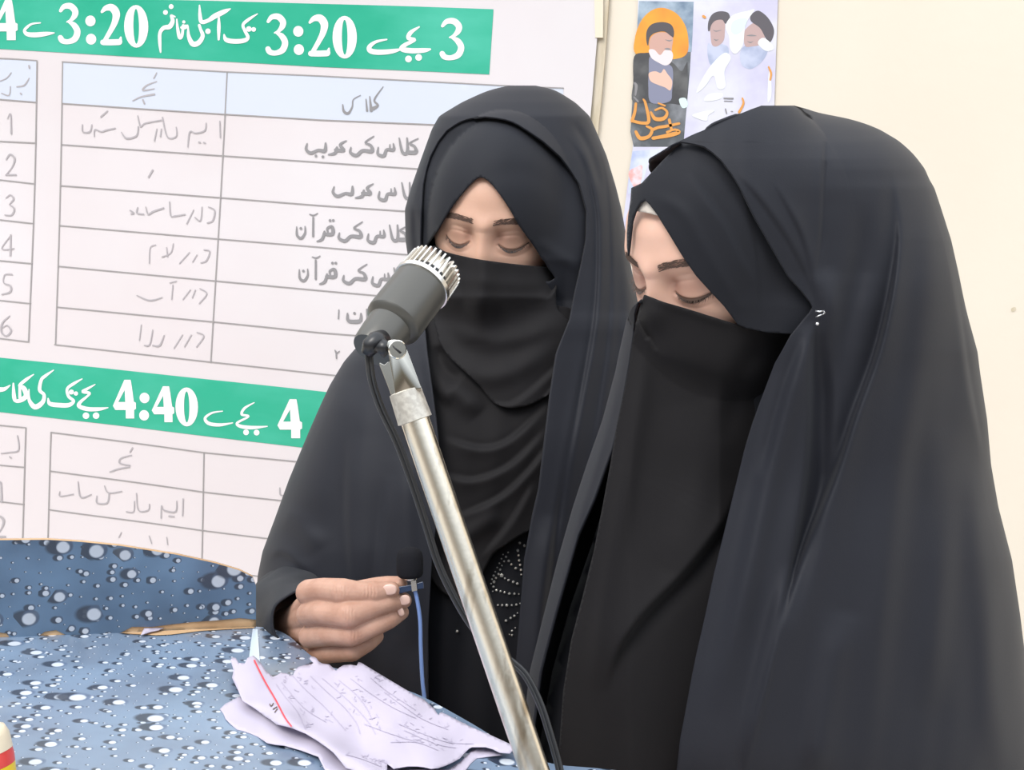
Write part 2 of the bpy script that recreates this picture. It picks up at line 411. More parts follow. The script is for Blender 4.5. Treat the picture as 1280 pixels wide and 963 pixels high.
# --- table rules
acc = [[], [], []]
G = [[(-60,71),(9,73),(45,75.5)],[(-60,119),(0,124),(43,127.5)],[(-60,172),(0,176.5),(42,178.5)],[(-60,220),(0,225),(41,229.7)],[(-60,269),(0,275),(40,279.5)],
     [(-60,320),(0,326),(39,329.7)],[(-60,369),(0,375.6),(38,379.7)],[(-60,416),(0,423),(36,427.5)],[(45,75.5),(36,427.5)],
     [(77,77.5),(69,431)],[(284,90),(264,453)],
     [(76.5,77),(284,90),(400,95),(549,103),(650,108),(704,110)],[(76.5,129),(283,143),(400,150),(540,156),(702,166)],[(75,180.6),(281,195),(400,203),(519,211),(690,222)],
     [(74,232),(280,247.5),(400,257),(505,264),(690,276)],[(72.5,282),(275,299),(400,309),(505,318),(690,331)],[(72,333),(272,351.5),(400,363),(490,371),(690,388)],
     [(70,384),(268,402.5),(400,415.6),(470,421),(690,441)],[(68,431),(263,452.5),(400,467),(420,469),(690,497)],
     [(-60,525),(0,531.6),(33,534.7)],[(33,534.7),(26,700)],[(-60,575),(0,581.6),(31,584.4)],[(-60,621),(0,627.5),(29.5,631)],
     [(64,540.6),(254.7,566),(373,577.5),(520,595)],[(64,540.6),(57,720)],[(254.7,566),(250,720)],[(62.5,589),(253,615.6),(350,626),(520,645)],
     [(60,637.5),(251,664),(328,673),(520,695)],[(58,685),(250,712),(330,722),(520,745)]]
for g in G:
    acc = [[], [], []]
    a = densify(g+g[::-1], 15)[:0]
    pts = []
    for p, q in zip(g, g[1:]):
        k = max(2, int(math.dist(p, q)/20)); pts += [(p[0]+(q[0]-p[0])*i/k, p[1]+(q[1]-p[1])*i/k) for i in range(k)]
    pts.append(g[-1]); ribbon(acc, pts, 1.5, 1); flush('grid_line', acc, ban(.0009), M['grid'], banner)
# --- white lettering in the green bars
acc = [[], [], []]
def cut(nm='letter'):
    flush(nm, acc, ban(.0010), M['white_print'], banner)
    for q in acc: q.clear()
three = [[(480,85,26),(510,50,40),(560,48,50),(595,85,50),(590,125,44),(560,160,26),(530,174,12)], [(535,170,12),(585,198,44),(612,250,50),(592,308,50),(540,332,40),(495,325,44),(478,300,44)]]
two = [[(808,92,22),(842,62,44),(890,60,60),(922,105,62),(912,170,50),(878,240,40),(832,318,34)], [(815,336,46),(880,336,48),(945,334,48)], [(958,296,14),(950,330,40)]]
four = ([(95,0),(105,60),(120,180),(138,190),(138,240),(122,250),(122,320),(50,320),(50,250),(-40,250),(-60,215),(40,0)], [(42,85),(-14,184),(46,184)])
def put(strokes, s, ox, oy, sx=1, sy=1):
    for st in strokes:
        st2 = [(p[0]*sx, p[1]*sy, p[2]) for p in st]; ribbon(acc, xf(st2, s, ox, None, oy), 2)
    cut()
def four_at(x0, y0, x1, y1):   # glyph box
    def T(p): return (x0+(p[0]+60)/198*(x1-x0), y0+p[1]/320*(y1-y0))
    tri_add(acc, [T(p) for p in four[0]], [[T(p) for p in four[1]]]); cut('digit')
four_at(-9.5, 0, 21.5, 50)
put([[(320,182,10),(255,190,16),(215,215,22),(192,245,24),(215,272,34),(280,278,40),(360,270,34),(428,262,10)]], 6.4, 0, 0)
for dx, dy, sx, sy in ((0,0,1,1), (259.5,13.5,1.015,1.02), (469.5,19,1.12,1.03)):
    put(three, 6.4, dx, dy, sx, sy)
    if dx == 469.5: break
    disc(acc, (111.9*sx+dx, 25.8+dy), 6.4, 6.8); cut('dot'); disc(acc, (112.6*sx+dx, 48.6+dy), 6.4, 6.8); cut('dot')
    put(two, 6.4, dx, dy, sx, sy); ringd(acc, (169.2*sx+dx, 32.6*sy+dy), 15.3, 26.6, 3.6, 21.8); cut('digit')
for st in ([(115,378,12),(110,310,24),(112,240,26),(140,202,30),(185,192,36),(208,150,30),(196,112,16),(225,122,12)],
           [(238,140,10),(244,210,22),(258,272,28),(276,255,22),(285,185,20)], [(272,200,20),(300,195,34),(316,185,14)],
           [(322,190,8),(324,260,26),(352,318,38),(396,312,36),(428,262,30),(412,212,22),(404,185,22)],
           [(407,40,10),(410,115,26),(422,160,30),(470,150,28),(520,118,38),(590,85,32),(632,66,8)],
           [(548,130,14),(547,200,26),(545,288,16)], [(585,252,10),(600,290,32),(660,302,34),(730,296,32),(758,272,26),(735,222,22),(724,180,22),(768,140,22),(828,102,8)]):
    ribbon(acc, xf(st, 5.818, 180), 2); cut()
for c, r in (((155,90),18),((198,48),18),((467,228),20),((290,160),12),((765,212),20),((800,215),17)): disc(acc, (c[0]/5.818+180, c[1]/5.818), r/5.818, r/5.818); cut('dot')
for st in ([(572,212,8),(515,224,16),(480,250,24),(485,272,28),(530,280,28),(600,275,24),(655,262,8)],
           [(745,145,8),(700,175,22),(688,205,22),(722,214,16),(672,240,22),(652,262,26),(700,272,28),(770,270,24),(804,264,10)]):
    ribbon(acc, xf(st, 4.267, 350), 2); cut()
for c in ((688,316),(742,308)): disc(acc, (c[0]/4.267+350, c[1]/4.267), 4.2, 4.2); cut('dot')
for st in ([(-60,250,40),(0,238,40),(45,232,30),(88,203,10)], [(115,188,14),(120,290,32),(135,328,26),(180,318,38),(216,285,38),(198,228,38),(165,205,26),(212,160,26),(274,116,8)], [(165,205,20),(166,300,24)],
           [(238,235,8),(240,320,26),(286,376,42),(345,338,34),(356,280,26),(322,240,28),(335,160,26),(370,125,24),(430,82,8)],
           [(388,308,10),(402,350,32),(470,362,36),(550,362,34),(588,330,24),(548,292,24),(538,232,22),(590,190,24),(655,153,8)],
           [(758,198,8),(692,235,22),(660,256,24),(712,266,22),(698,290,18),(640,340,26),(632,372,32),(700,395,34),(790,395,28),(860,384,8)]):
    ribbon(acc, xf(st, 6.4, 0, None, 450), 2); cut()
for c, r in (((570,258),20),((606,270),17),((685,448),26),((765,448),26)): disc(acc, (c[0]/6.4, c[1]/6.4+450), r/6.4, r/6.4); cut('dot')
four_at(140.5, 475, 169.5, 523.5); disc(acc, (180.5,497.7), 6.3, 6.6); cut('dot'); disc(acc, (179.7,519.5), 6.3, 6.6); cut('dot')
four_at(189.5, 483, 218, 528); ringd(acc, (233.8,508.8), 14.2, 24.4, 3.4, 19.5); cut('digit')
for st in ([(892,237,4),(850,244,8),(822,265,11),(836,286,14),(880,292,13),(932,284,4)], [(1018,203,4),(980,225,10),(968,250,10),(996,258,8),(950,284,10),(964,298,14),(1010,303,14),(1070,298,4)]):
    ribbon(acc, xf(st, 3.2, 0, None, 440), 2); cut()
for c in ((985,322),(1027,323)): disc(acc, (c[0]/3.2, c[1]/3.2+440), 3.6, 3.6); cut('dot')
four_at(347, 499, 378, 548)
# --- bold grey class names
acc = [[], [], []]
ya = [[(84,68,6),(80,92,12),(100,108,14),(132,96,12),(160,98,16),(163,66,8)], [(176,115,6),(204,108,14),(212,84,10)], [(206,95,14),(240,96,16),(226,72,12),(252,55,5)]]
kiy = [[(272,84,6),(270,106,12),(296,118,15),(322,98,14),(362,100,17),(358,76,12),(334,62,8),(370,36,5)]]
sn = [[(390,84,6),(388,112,12),(414,120,15),(426,94,12),(456,94,14),(455,68,6)], [(440,72,5),(440,94,8)]]
lk = [[(480,44,6),(494,104,13),(515,104,14),(514,44,7)], [(522,106,17),(553,104,17),(546,80,12),(526,66,8),(562,46,5)]]
qr = [[(42,426,5),(44,462,11),(62,474,12),(78,452,9),(78,424,5)], [(113,386,8),(113,466,9)], [(98,372,5),(115,376,6),(133,367,4)], [(130,488,6),(152,478,13),(162,446,9)], [(160,456,14),(196,456,16),(194,426,14),(174,432,10),(176,448,8)]]
def heb(sets, dx, dy):
    for st in sets: ribbon(acc, xf([(p[0]+dx, p[1]+dy, p[2]) for p in st], 3.44, 360, None, 160), 2)
heb(ya+kiy+sn+lk, 0, 0); heb(ya, 117, 186); heb(sn, 6, 190); heb(lk, 12, 192)
heb(qr, 0, 0); heb(kiy, -46, 368); heb(sn, -40, 372); heb(lk, -40, 374)
heb(qr, 12, 183); heb(kiy, -26, 550); heb(sn, -20, 556); heb(lk, -20, 558)
heb([[(225,782,5),(223,820,6)], [(262,798,8),(266,828,15),(300,832,17),(318,826,15),(320,798,8)], [(345,780,8),(347,830,8)], [(208,955,5),(214,968,6),(228,958,4)], [(212,960,6),(214,990,6)]], 0, 0)
for c in ((60,432),(185,398),(199,398),(72,615),(197,581),(211,581),(292,796),(152,124),(122,120)): disc(acc, (c[0]/3.44+360, c[1]/3.44+160), 1.7, 1.7)
for st in ([(335,558,6),(342,595,14),(366,604,14),(386,570,8),(392,532,6),(432,508,4)], [(466,592,12),(460,530,6)], [(488,590,18),(480,515,6)], [(498,580,20),(524,562,12),(505,532,10),(553,462,4)]): ribbon(acc, xf(st, 4.267, 350), 2)
flush('lettering', acc, ban(.0010), M['letter'], banner, 'grey printed class names')['kind'] = 'stuff'
# --- handwriting and row numbers
acc = [[], [], []]
def hw(sts, oy, s=3.2):
    for st in sts: ribbon(acc, xf([(p[0], p[1], (p[2] if len(p) > 2 else 4)) for p in st], s, 0, None, oy), 1.3)
hw([[(622,290),(610,312,5)],[(622,325),(582,340,6),(566,360,7),(612,354)],[(525,402),(560,386,6),(612,376,8)],[(566,398,7),(572,414,7)],
    [(878,485,5),(880,550,5)],[(822,492),(816,522,6),(780,532,5),(755,528,6),(747,588)],[(792,568,6),(798,570,6)],[(812,570,6),(818,572,6)],
    [(700,508),(700,545,5),(664,546,5),(644,468,5)],[(640,515),(636,545,5)],[(622,515),(612,562,5)],[(640,480,5),(575,492,5),(556,505,5),(545,462)],[(547,505,5),(540,542,6),(500,552,7),(480,528)],
    [(456,512,5),(420,520,6),(400,526,5),(374,518,5),(372,545)],[(424,443,5),(398,466,6)],[(362,498),(354,526,6),(326,526,5),(324,498)],
    [(606,680,7),(590,708,7)],
    [(832,828),(857,842,6),(850,882,6),(828,892,5)],[(806,828),(800,882,5),(778,870,5)],[(772,840),(745,895,5)],[(738,858,5),(700,864,6),(680,862,5),(675,808,5)],[(652,832,6),(610,846,7),(590,857,6),(580,828)],[(572,857,6),(545,852,6),(548,830,5)],[(518,842,6),(532,852,7),(522,856,5)],
    [(112,262,7),(114,272,7)],[(112,312),(92,340,6),(62,346,5)],[(40,290),(20,312),(-10,325)],[(76,372,6),(80,376,6)],[(36,345),(30,380,5),(0,372)]], 0)
hw([[(815,360),(838,366,5),(826,402,6),(803,412)],[(787,380),(770,408)],[(757,370),(718,414,4)],[(692,335),(682,372),(648,388,5)],[(665,350),(670,388)],[(622,340),(600,352),(597,414)],
    [(800,515),(828,535,5),(798,574)],[(782,520),(770,552)],[(762,520),(733,558)],[(692,500),(688,558)],[(706,485),(680,492)],[(650,550),(600,562,6),(548,542)],
    [(790,690),(817,705,5),(788,748)],[(767,700),(740,747)],[(732,700),(698,753)],[(658,702),(640,742,7),(612,742,5)],[(612,680),(600,738,5),(578,742)],[(566,660),(558,722)]], 200)
hw([[(526,385,5),(516,402,5)],[(522,415),(480,427,5),(475,447,6),(516,456)],[(435,482),(470,470,6),(514,462,5)],[(728,590,5),(725,658,5)],[(702,600),(696,642,6),(650,636,6),(640,618),(638,668,5)],[(670,660,6),(690,662,6)],
    [(592,612),(586,636,5),(548,636,5),(540,568)],[(532,600),(528,642),(500,642,5)],[(482,560,5),(430,566,5),(414,538)],[(432,570,5),(424,606,6),(385,606,6),(384,578)],[(362,572),(320,582,6),(310,520)],[(292,570),(240,578,5),(238,560)],
    [(72,335,5),(76,392,5),(40,402,5),(6,406)],[(40,420,6),(46,424,6)],[(1118,545,5),(1120,572,6),(1136,575,5)],[(480,725),(470,745)],[(590,740),(600,770)],[(660,745),(664,775)]], 440)
num = {1:[[(22,20,4),(35,0,6),(37,78,9)]], 2:[[(15,22,6),(30,2,8),(48,18,10),(40,50,6),(16,82,5)],[(14,84,8),(54,84,8)]], 3:[[(15,12,5),(32,0,7),(45,16,9),(28,38,4)],[(28,38,4),(48,55,9),(38,80,7),(12,80,6)]],
       4:[[(40,0,5),(4,55,5),(52,55,6)],[(38,0,7),(38,82,9)]], 5:[[(46,2,7),(18,4,6),(14,35,5),(40,48,9),(40,72,9),(8,82,6)]], 6:[[(40,2,5),(12,30,8),(8,65,9),(28,82,7),(46,62,9),(30,40,6),(12,50,4)]]}
for k, (ox, oy) in {1:(0,455),2:(2,615),3:(2,780),4:(0,940),5:(0,1096),6:(0,1262)}.items():
    for st in num[k]: ribbon(acc, xf([(p[0]+ox, p[1]+oy, p[2]*.8) for p in st], 3.2, 0), 2)
for k, (ox, oy) in {1:(-32,1930),2:(-36,2065)}.items():
    for st in num[k]: ribbon(acc, xf([(p[0]+ox, p[1]+oy, p[2]) for p in st], 3.2, 0), 2)
flush('lettering', acc, ban(.0010), M['pencil'], banner, 'thin handwriting and row numbers')['kind'] = 'stuff'

# ------------------------------------------------------------------ poster
def wp(off): return lambda px, py: wallp(px, py, .003+(off-.003)*.3 if off < .006 else off)
poster = empty('poster', tuple(wallp(np.array([870.]), np.array([120.]), .004)[0]), 'pale printed poster of bearded men in turbans pasted on the cream wall, partly torn', 'poster')
def cr(pts, ox=730, oy=0, s=3.704): return [(p[0]/s+ox, p[1]/s+oy) for p in pts]
pm = lambda n, c, r=.4, **k: mat(n, c, r, **k)
patch('poster_sheet', [(799,-45),(974,-45),(972,10),(968,130),(962,300),(776,300),(784,235),(791,184),(797,20)], 25, wp(.003), pm('poster_lavender', (.60,.58,.75), .35, noise=(14,(.72,.72,.82),.4,.65)), poster)
L1 = lambda n, pts, m, off=.0036, sm=True: patch(n, catmull(cr(pts), 5, True) if sm else cr(pts), 8, wp(off), m, poster, interior=False, smooth=False)
L1('print_panel', [(255,5),(508,8),(490,330),(462,650),(430,680),(230,680),(215,610),(228,400),(243,200)], pm('poster_dark', (.10,.11,.12), .4, noise=(30,(.30,.31,.34),.45,.75)), .0034, False)
L1('print_sky', [(255,5),(508,8),(503,150),(498,240),(240,250),(248,100)], pm('poster_blue', (.16,.23,.33), .4, noise=(25,(.50,.60,.70),.4,.7)), .0036, False)
L1('print_disc', [(240,250),(235,180),(262,100),(310,50),(365,36),(425,60),(465,110),(482,170),(480,240),(440,270),(340,275)], pm('poster_orange', (.78,.28,.05), .4, noise=(12,(.85,.45,.05),.35,.65)), .0038)
L1('print_coat', [(232,262),(285,245),(330,250),(410,290),(450,330),(470,300),(480,300),(470,470),(400,480),(300,478),(225,470),(228,380)], pm('poster_coat', (.075,.075,.08), .4, noise=(20,(.20,.20,.20),.5,.8)), .0040)
L1('print_robe', [(305,262),(345,290),(395,300),(412,330),(408,420),(395,470),(310,475),(298,400),(300,330)], pm('poster_robe', (.25,.26,.36), .4), .0042)
L1('print_face', [(302,200),(312,170),(345,150),(398,155),(412,175),(408,215),(400,250),(350,262),(312,250),(304,225)], pm('poster_face', (.62,.38,.32), .4), .0042)
L1('print_beard', [(300,232),(325,230),(352,255),(375,232),(405,238),(412,262),(400,292),(375,303),(345,290),(312,268)], pm('poster_beard', (.82,.72,.74), .4), .0044)
L1('print_turban', [(288,180),(292,140),(315,112),(360,102),(400,112),(416,140),(414,172),(400,165),(372,146),(330,152),(305,172),(296,212)], pm('poster_turban', (.10,.09,.10), .4), .0046)
for a in ([(375,183),(395,186),(410,184),(395,192)], [(372,226),(388,222),(402,228),(388,232)]): L1('print_feature', a, M['letter'], .0048)
L1('print_hand', [(300,340),(330,330),(355,338),(370,320),(385,340),(408,375),(400,418),(375,405),(340,392),(308,375)], pm('poster_hand', (.80,.52,.42), .4), .0046)
po = pm('poster_script', (.75,.34,.09), .4)
for st in ([(222,560,16),(235,520,14),(240,480,12)],[(225,560,14),(270,570,14),(300,560,16),(285,480,12),(275,460,8)],[(310,520,10),(330,550,18),(370,548,18),(385,520,12),(360,500,10),(330,510,10)],
           [(240,610,14),(260,640,18),(300,632,16),(315,600,14),(290,585,10)],[(320,600,14),(345,590,14),(380,585,14),(440,572,12)],[(320,640,16),(350,635,16),(400,625,20),(440,612,16),(420,600,10),(385,612,12)],[(345,478,8),(375,490,8)],[(395,555,14),(405,600,12)]):
    acc = [[], [], []]; ribbon(acc, xf(st, 3.704, 730), 2); flush('print_script', acc, wp(.0052), po, poster)
pd = pm('poster_turban_pale', (.12,.11,.125), .4); pf = pm('poster_face_pale', (.52,.37,.36), .4); pb = pm('poster_beard_blue', (.40,.45,.62), .4, noise=(40,(.56,.60,.76),.4,.6)); pw = pm('poster_torn_white', (.80,.82,.84), .5); pc = pm('poster_cyan', (.68,.84,.84), .5)
L1('print_beard', [(575,200),(600,215),(640,205),(670,225),(660,290),(620,320),(585,300),(572,250)], pb, .0036)
L1('print_face', [(582,100),(620,85),(650,95),(652,150),(645,190),(615,215),(592,205),(585,150)], pf, .0038)
L1('print_turban', [(574,140),(576,100),(595,65),(630,52),(668,60),(675,90),(655,110),(640,92),(610,95),(590,115),(582,142)], pd, .0040)
L1('print_beard', [(722,250),(740,215),(790,200),(840,205),(850,240),(820,290),(770,320),(730,300)], pb, .0036)
L1('print_face', [(745,140),(790,105),(830,130),(838,170),(820,205),(780,215),(748,215),(740,180)], pf, .0038)
L1('print_turban', [(782,60),(810,50),(850,80),(878,130),(876,170),(858,198),(840,175),(815,130),(775,100),(770,75)], pd, .0040)
for a in ([(596,138),(612,142),(640,138),(612,147)], [(752,165),(775,160),(800,166),(775,168)], [(755,190),(770,194),(785,190),(770,200)], [(600,180),(615,184),(625,180),(612,190)]): L1('print_feature', a, M['letter'], .0042)
for a in ([(655,120),(690,70),(760,50),(790,45),(760,90),(745,130),(735,210),(700,250),(675,220),(672,170)], [(520,430),(545,370),(590,300),(650,245),(680,270),(650,330),(655,400),(620,410),(600,350),(560,400)], [(555,465),(580,435),(640,432),(635,455),(590,468)], [(500,535),(560,515),(605,512),(575,535),(565,560)], [(855,340),(865,350),(868,440),(850,470)], [(805,200),(830,175),(870,205),(875,230),(840,235)]): L1('torn_patch', a, pw, .0044)
for a in ([(690,100),(730,85),(755,90),(735,140),(700,160),(680,140)], [(440,460),(470,455),(480,490),(455,500)]): L1('torn_patch', a, pc, .0048)
for st in ([(733,455,8),(738,480,10),(718,520,12)], [(855,310,8),(866,340,10),(862,370,8)], [(552,75,12),(560,80,12)]):
    acc = [[], [], []]; ribbon(acc, xf(st, 3.704, 730), 2); flush('print_script', acc, wp(.0052), po, poster)
acc = [[], [], []]
for st in ([(648,455,6),(690,456,7)], [(648,468,4),(688,469,4)], [(655,505,6),(660,525,6)], [(680,515,4),(690,517,4)], [(235,385,10),(242,400,14),(238,440,8)], [(232,450,7),(250,470,8)]): ribbon(acc, xf(st, 3.704, 730), 2)
flush('lettering', acc, wp(.0052), M['letter'], poster)['kind'] = 'stuff'
L1('print_panel', [(225,700),(370,690),(300,740),(270,860),(205,900),(208,800)], pm('poster_lower', (.45,.52,.78), .4, noise=(25,(.70,.74,.86),.4,.6)), .0034, False)
L1('print_flower', [(208,795),(240,775),(270,770),(262,850),(235,870),(212,830)], pm('poster_pink', (.82,.42,.40), .4, noise=(60,(.8,.7,.75),.4,.6)), .0038)
# wall stain marks
patch('wall_stain', catmull([(1264,386),(1269,384),(1270,388),(1265,390)], 4, True), 5, lambda x, y: wallp(x, y, .0006), M['batten'], bpy.data.objects['wall_back'], interior=False)

# ------------------------------------------------------------------ rostrum (desk with raised back panel)
def tbl(px, py): return on_plane(px, py, (0, 0, TABLE_Z), (0, 0, 1))
edge_px = catmull([(318,783.5),(340,786),(362,796),(385,817),(410,833),(450,842),(490,857),(530,872),(590,905),(645,938),(690,955),(760,962),(840,972)], 4)
E1 = tbl(edge_px[:,0], edge_px[:,1])
left_back = tbl(np.array([-260.]), np.array([806.]))[0]
near = np.array([[E1[-1][0]+.10, .42], [left_back[0]-.02, .42]])
out2 = np.vstack([[left_back[:2]], E1[:, :2], near])
desk = empty('rostrum', (float(out2[:,0].mean()), .62, 0), 'wooden rostrum covered in blue raindrop-print plastic sheet with curved back panel', 'desk')
def extr(name, poly2, z0, z1, m, parent, uv=False):
    n = len(poly2); tri, f = cdt([tuple(p) for p in poly2], 10, interior=False); n = len(tri)
    v = [(*p, z1) for p in tri]+[(*p, z0) for p in tri]
    fa = [tuple(t) for t in f]+[tuple(i+n for i in t[::-1]) for t in f]
    key = {tuple(np.round(p, 7)): i for i, p in enumerate(tri)}
    idx = [key.get(tuple(np.round(p, 7)), int(np.argmin(((tri-p)**2).sum(1)))) for p in poly2]
    for i in range(len(idx)):
        a, b = idx[i], idx[(i+1) % len(idx)]; fa.append((a, b, b+n, a+n))
    o = obj(name, v, fa, m, parent, False)
    bm = bmesh.new(); bm.from_mesh(o.data); bmesh.ops.recalc_face_normals(bm, faces=bm.faces); bm.to_mesh(o.data); bm.free()
    if uv:
        ul = o.data.uv_layers.new(name='UVMap')
        c, s = math.cos(YAW), math.sin(YAW)
        for l in o.data.loops:
            p = o.data.vertices[l.vertex_index].co; ul.data[l.index].uv = (p.x*c+p.y*s, -p.x*s+p.y*c+(p.z-TABLE_Z)*1.0)
    return o
extr('tabletop', out2, TABLE_Z-.024, TABLE_Z-.0012, M['wood'], desk)
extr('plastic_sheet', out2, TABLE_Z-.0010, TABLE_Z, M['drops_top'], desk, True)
cen = out2.mean(0); inner = cen+(out2-cen)*.82
extr('cabinet', inner, 0, TABLE_Z-.0245, M['wood'], desk)
# back panel: vertical plane through the base line
b0 = tbl(np.array([0.]), np.array([797.]))[0]; b1 = tbl(np.array([320.]), np.array([784.]))[0]
bd = (b1-b0)/np.linalg.norm(b1-b0); bn = np.cross(bd, (0,0,1)); bn = bn if bn @ (CAM-b0) > 0 else -bn
def pan(off):
    return lambda px, py: on_plane(px, py, b0+bn*off, bn)
ptop = [(-260,700),(-120,682),(0,675),(60,674.5),(100,677),(150,682),(220,693),(270,704),(300,713),(316,721),(320,732)]
pol = ptop+[(320,790),(160,797),(0,804),(-260,812)]
o = patch('back_panel', pol, 14, pan(0), M['wood'], desk); solidify(o, .004)
def puv(W, v): return np.c_[(W-b0) @ bd+.37, W[:,2]-TABLE_Z+.11]
tornb = [(320,775),(300,773),(270,776),(240,778),(215,781),(190,784),(165,784),(148,793),(115,794.5),(95,795.5),(82,794),(70,788),(56,790),(46,797),(14,799),(8,792),(0,791),(-20,799),(-100,804),(-260,811)]
tp = [(p[0], p[1]+.6) for p in ptop]
tag(patch('panel_sheet', tp+tornb, 8, pan(.0012), M['drops'], desk, uv=puv), 'blue raindrop sheet torn along its lower edge')
# torn edge strip of bare board on the desk top
patch('bare_strip', [(150,791.2),(210,788.6),(270,786),(318,784),(318,785),(290,786.5),(250,789),(215,793.5),(195,794.5),(165,792.8)], 10,
      lambda x, y: on_plane(x, y, (0,0,TABLE_Z+.0008), (0,0,1)), M['wood'], desk)
for q, nm in (([(316,786),(322,787),(325,830),(310,832),(314,800)], 'tape'),):
    patch(nm, q, 12, lambda x, y: on_plane(x, y, (0,0,TABLE_Z+.0010), (0,0,1)), mat('clear_tape', (.50,.58,.66), .25), desk)
tag(patch('paper_scrap', [(176,794),(181,784),(186,782),(194,785),(205,785),(198,788),(188,790)], 6, lambda x, y: on_plane(x, y, (0,0,TABLE_Z+.003), (0,0,1)), M['paper'], thick=.0006, interior=False), 'tiny white torn paper scrap at the foot of the back panel', 'paper')

# food packet at the lower left
c0 = tbl(np.array([-17.]), np.array([990.]))[0]
pk = empty('snack_tub', tuple(c0), 'round cream, red and yellow snack tub at the lower left edge of the desk', 'tub')
rr = .0195
for nm, prof, m in (('tub_base', [(0,rr*.84),(.004,rr*.93),(.014,rr*.98)], 'yellowp'), ('tub_band', [(.0141,rr*.98),(.019,rr*1.0),(.023,rr*.98)], 'redp'), ('tub_lid', [(.0231,rr*1.0),(.032,rr*.98),(.037,rr*.88),(.0395,rr*.6),(.040,rr*.1)], 'cream')):
    bm = bmesh.new(); lathe(bm, tuple(c0), (-.30,.05,1), prof, 40); autosmooth(from_bm(nm, bm, M[m], pk), 50)

# ------------------------------------------------------------------ heads
def rot(a, b, c):
    ca,sa=math.cos(a),math.sin(a);cb,sb=math.cos(b),math.sin(b);cc,sc=math.cos(c),math.sin(c)
    return np.array([[ca,-sa,0],[sa,ca,0],[0,0,1]]) @ np.array([[1,0,0],[0,cb,-sb],[0,sb,cb]]) @ np.array([[cc,0,sc],[0,1,0],[-sc,0,cc]])
AX = np.array([.073, .095, .112])
class Head:
    """local axes: x = person's left, y = forward, z = up"""
    def __init__(s, yaw, pitch, roll, px, py, d, k=1.0, loc=(0,0,0)):
        s.R = np.array([RT, -FW, UP]).T @ rot(math.radians(yaw), math.radians(pitch), math.radians(roll)); s.c = P(px, py, d); s.k = k; s.c = np.asarray(s.c)-s.R @ (np.array(loc)*k)
    def w(s, q): return np.asarray(q)*s.k @ s.R.T + s.c
    def ell(s, px, py, grow, shift=(0,0,0), scale=(1,1,1)):
        """camera depth at which the view ray meets the grown head ellipsoid (nan when missed)"""
        A = (AX*s.k*np.array(scale)+grow); r = ray(px, py); o = ((CAM-s.c) @ s.R - np.array(shift))/A; q = (r @ s.R)/A
        a = (q*q).sum(-1); b = q @ o; c = o @ o - 1; D = b*b-a*c
        return np.where(D > 0, (-b-np.sqrt(np.maximum(D, 0)))/a, 9.0)
def smin(a, b, k=.008):
    m = np.minimum(a, b); return m - k*np.log(np.exp(-(a-m)/k)+np.exp(-(b-m)/k))
def gau(x, s): return np.exp(-(x/s)**2)
def seg_dist(x, z, pts):
    best = np.full(np.shape(x), 9.0)
    for (a, b) in zip(pts, pts[1:]):
        a = np.array(a); b = np.array(b); d = b-a; t = np.clip(((x-a[0])*d[0]+(z-a[1])*d[1])/(d@d), 0, 1)
        best = np.minimum(best, np.hypot(x-a[0]-t*d[0], z-a[1]-t*d[1]))
    return best
EX, EZ = .031, -.002
def lashline(sx, t, drop=.0062):   # t -1 (inner) .. 1 (outer)
    return (sx*(EX+.0150*t), EZ-.0005-drop*(1-t*t)+.0010*t)
def face_disp(x, z):
    """forward displacement of the face surface"""
    f = .0035*gau(z-.021, .010)*gau(np.abs(x)-.026, .026)          # brow ridge
    f += .003*gau(z-.055, .03)*gau(x, .06)
    for s in (-1, 1):
        ex = x-s*EX
        f -= .0105*gau(ex, .0195)*gau(z-EZ-.001, .0130)             # socket
        f -= .0035*gau(x-s*.0145, .006)*gau(z-.004, .010)             # inner corner
        r2 = (ex/.0200)**2+((z-EZ-.0005)/.0145)**2
        f += .0082*np.maximum(1-r2, 0)**1.35                   # lid over the eyeball
        ll = catmull([lashline(s, t) for t in np.linspace(-1, 1, 9)], 3)
        f -= .0016*gau(seg_dist(x, z, ll), .0012)                      # slit
        ul = [(s*(EX+.016*t), EZ+.0065+.0030*(1-t*t)) for t in np.linspace(-1, 1, 7)]
        f -= .0007*gau(seg_dist(x, z, ul), .0016)                      # lid crease
        f += .0012*gau(ex, .014)*gau(z-EZ+.013, .004)                  # lower lid pad
        f += .005*gau(ex-s*.010, .018)*gau(z+.040, .016)                # cheek
    t = np.clip((.010-z)/.050, 0, .62)                                     # nose
    f += (.0045+.014*t)*gau(x, .0090+.006*t)*np.where(z > -.042, 1, gau(z+.042, .006))*np.where(z < .014, 1, gau(z-.014, .010))
    f += .006*gau(x, .020)*gau(z+.072, .012)-.001*gau(z+.0715, .0015)*gau(x, .022)  # mouth
    return f
def base_fwd(x, z):
    q = 1-np.abs(x/AX[0])**2.06-np.abs(z/AX[2])**2.06
    return AX[1]*np.maximum(q, 1e-4)**(1/2.06)
def face_pt(x, z): return np.array([x, base_fwd(x, z)+face_disp(np.array(x), np.array(z)), z])
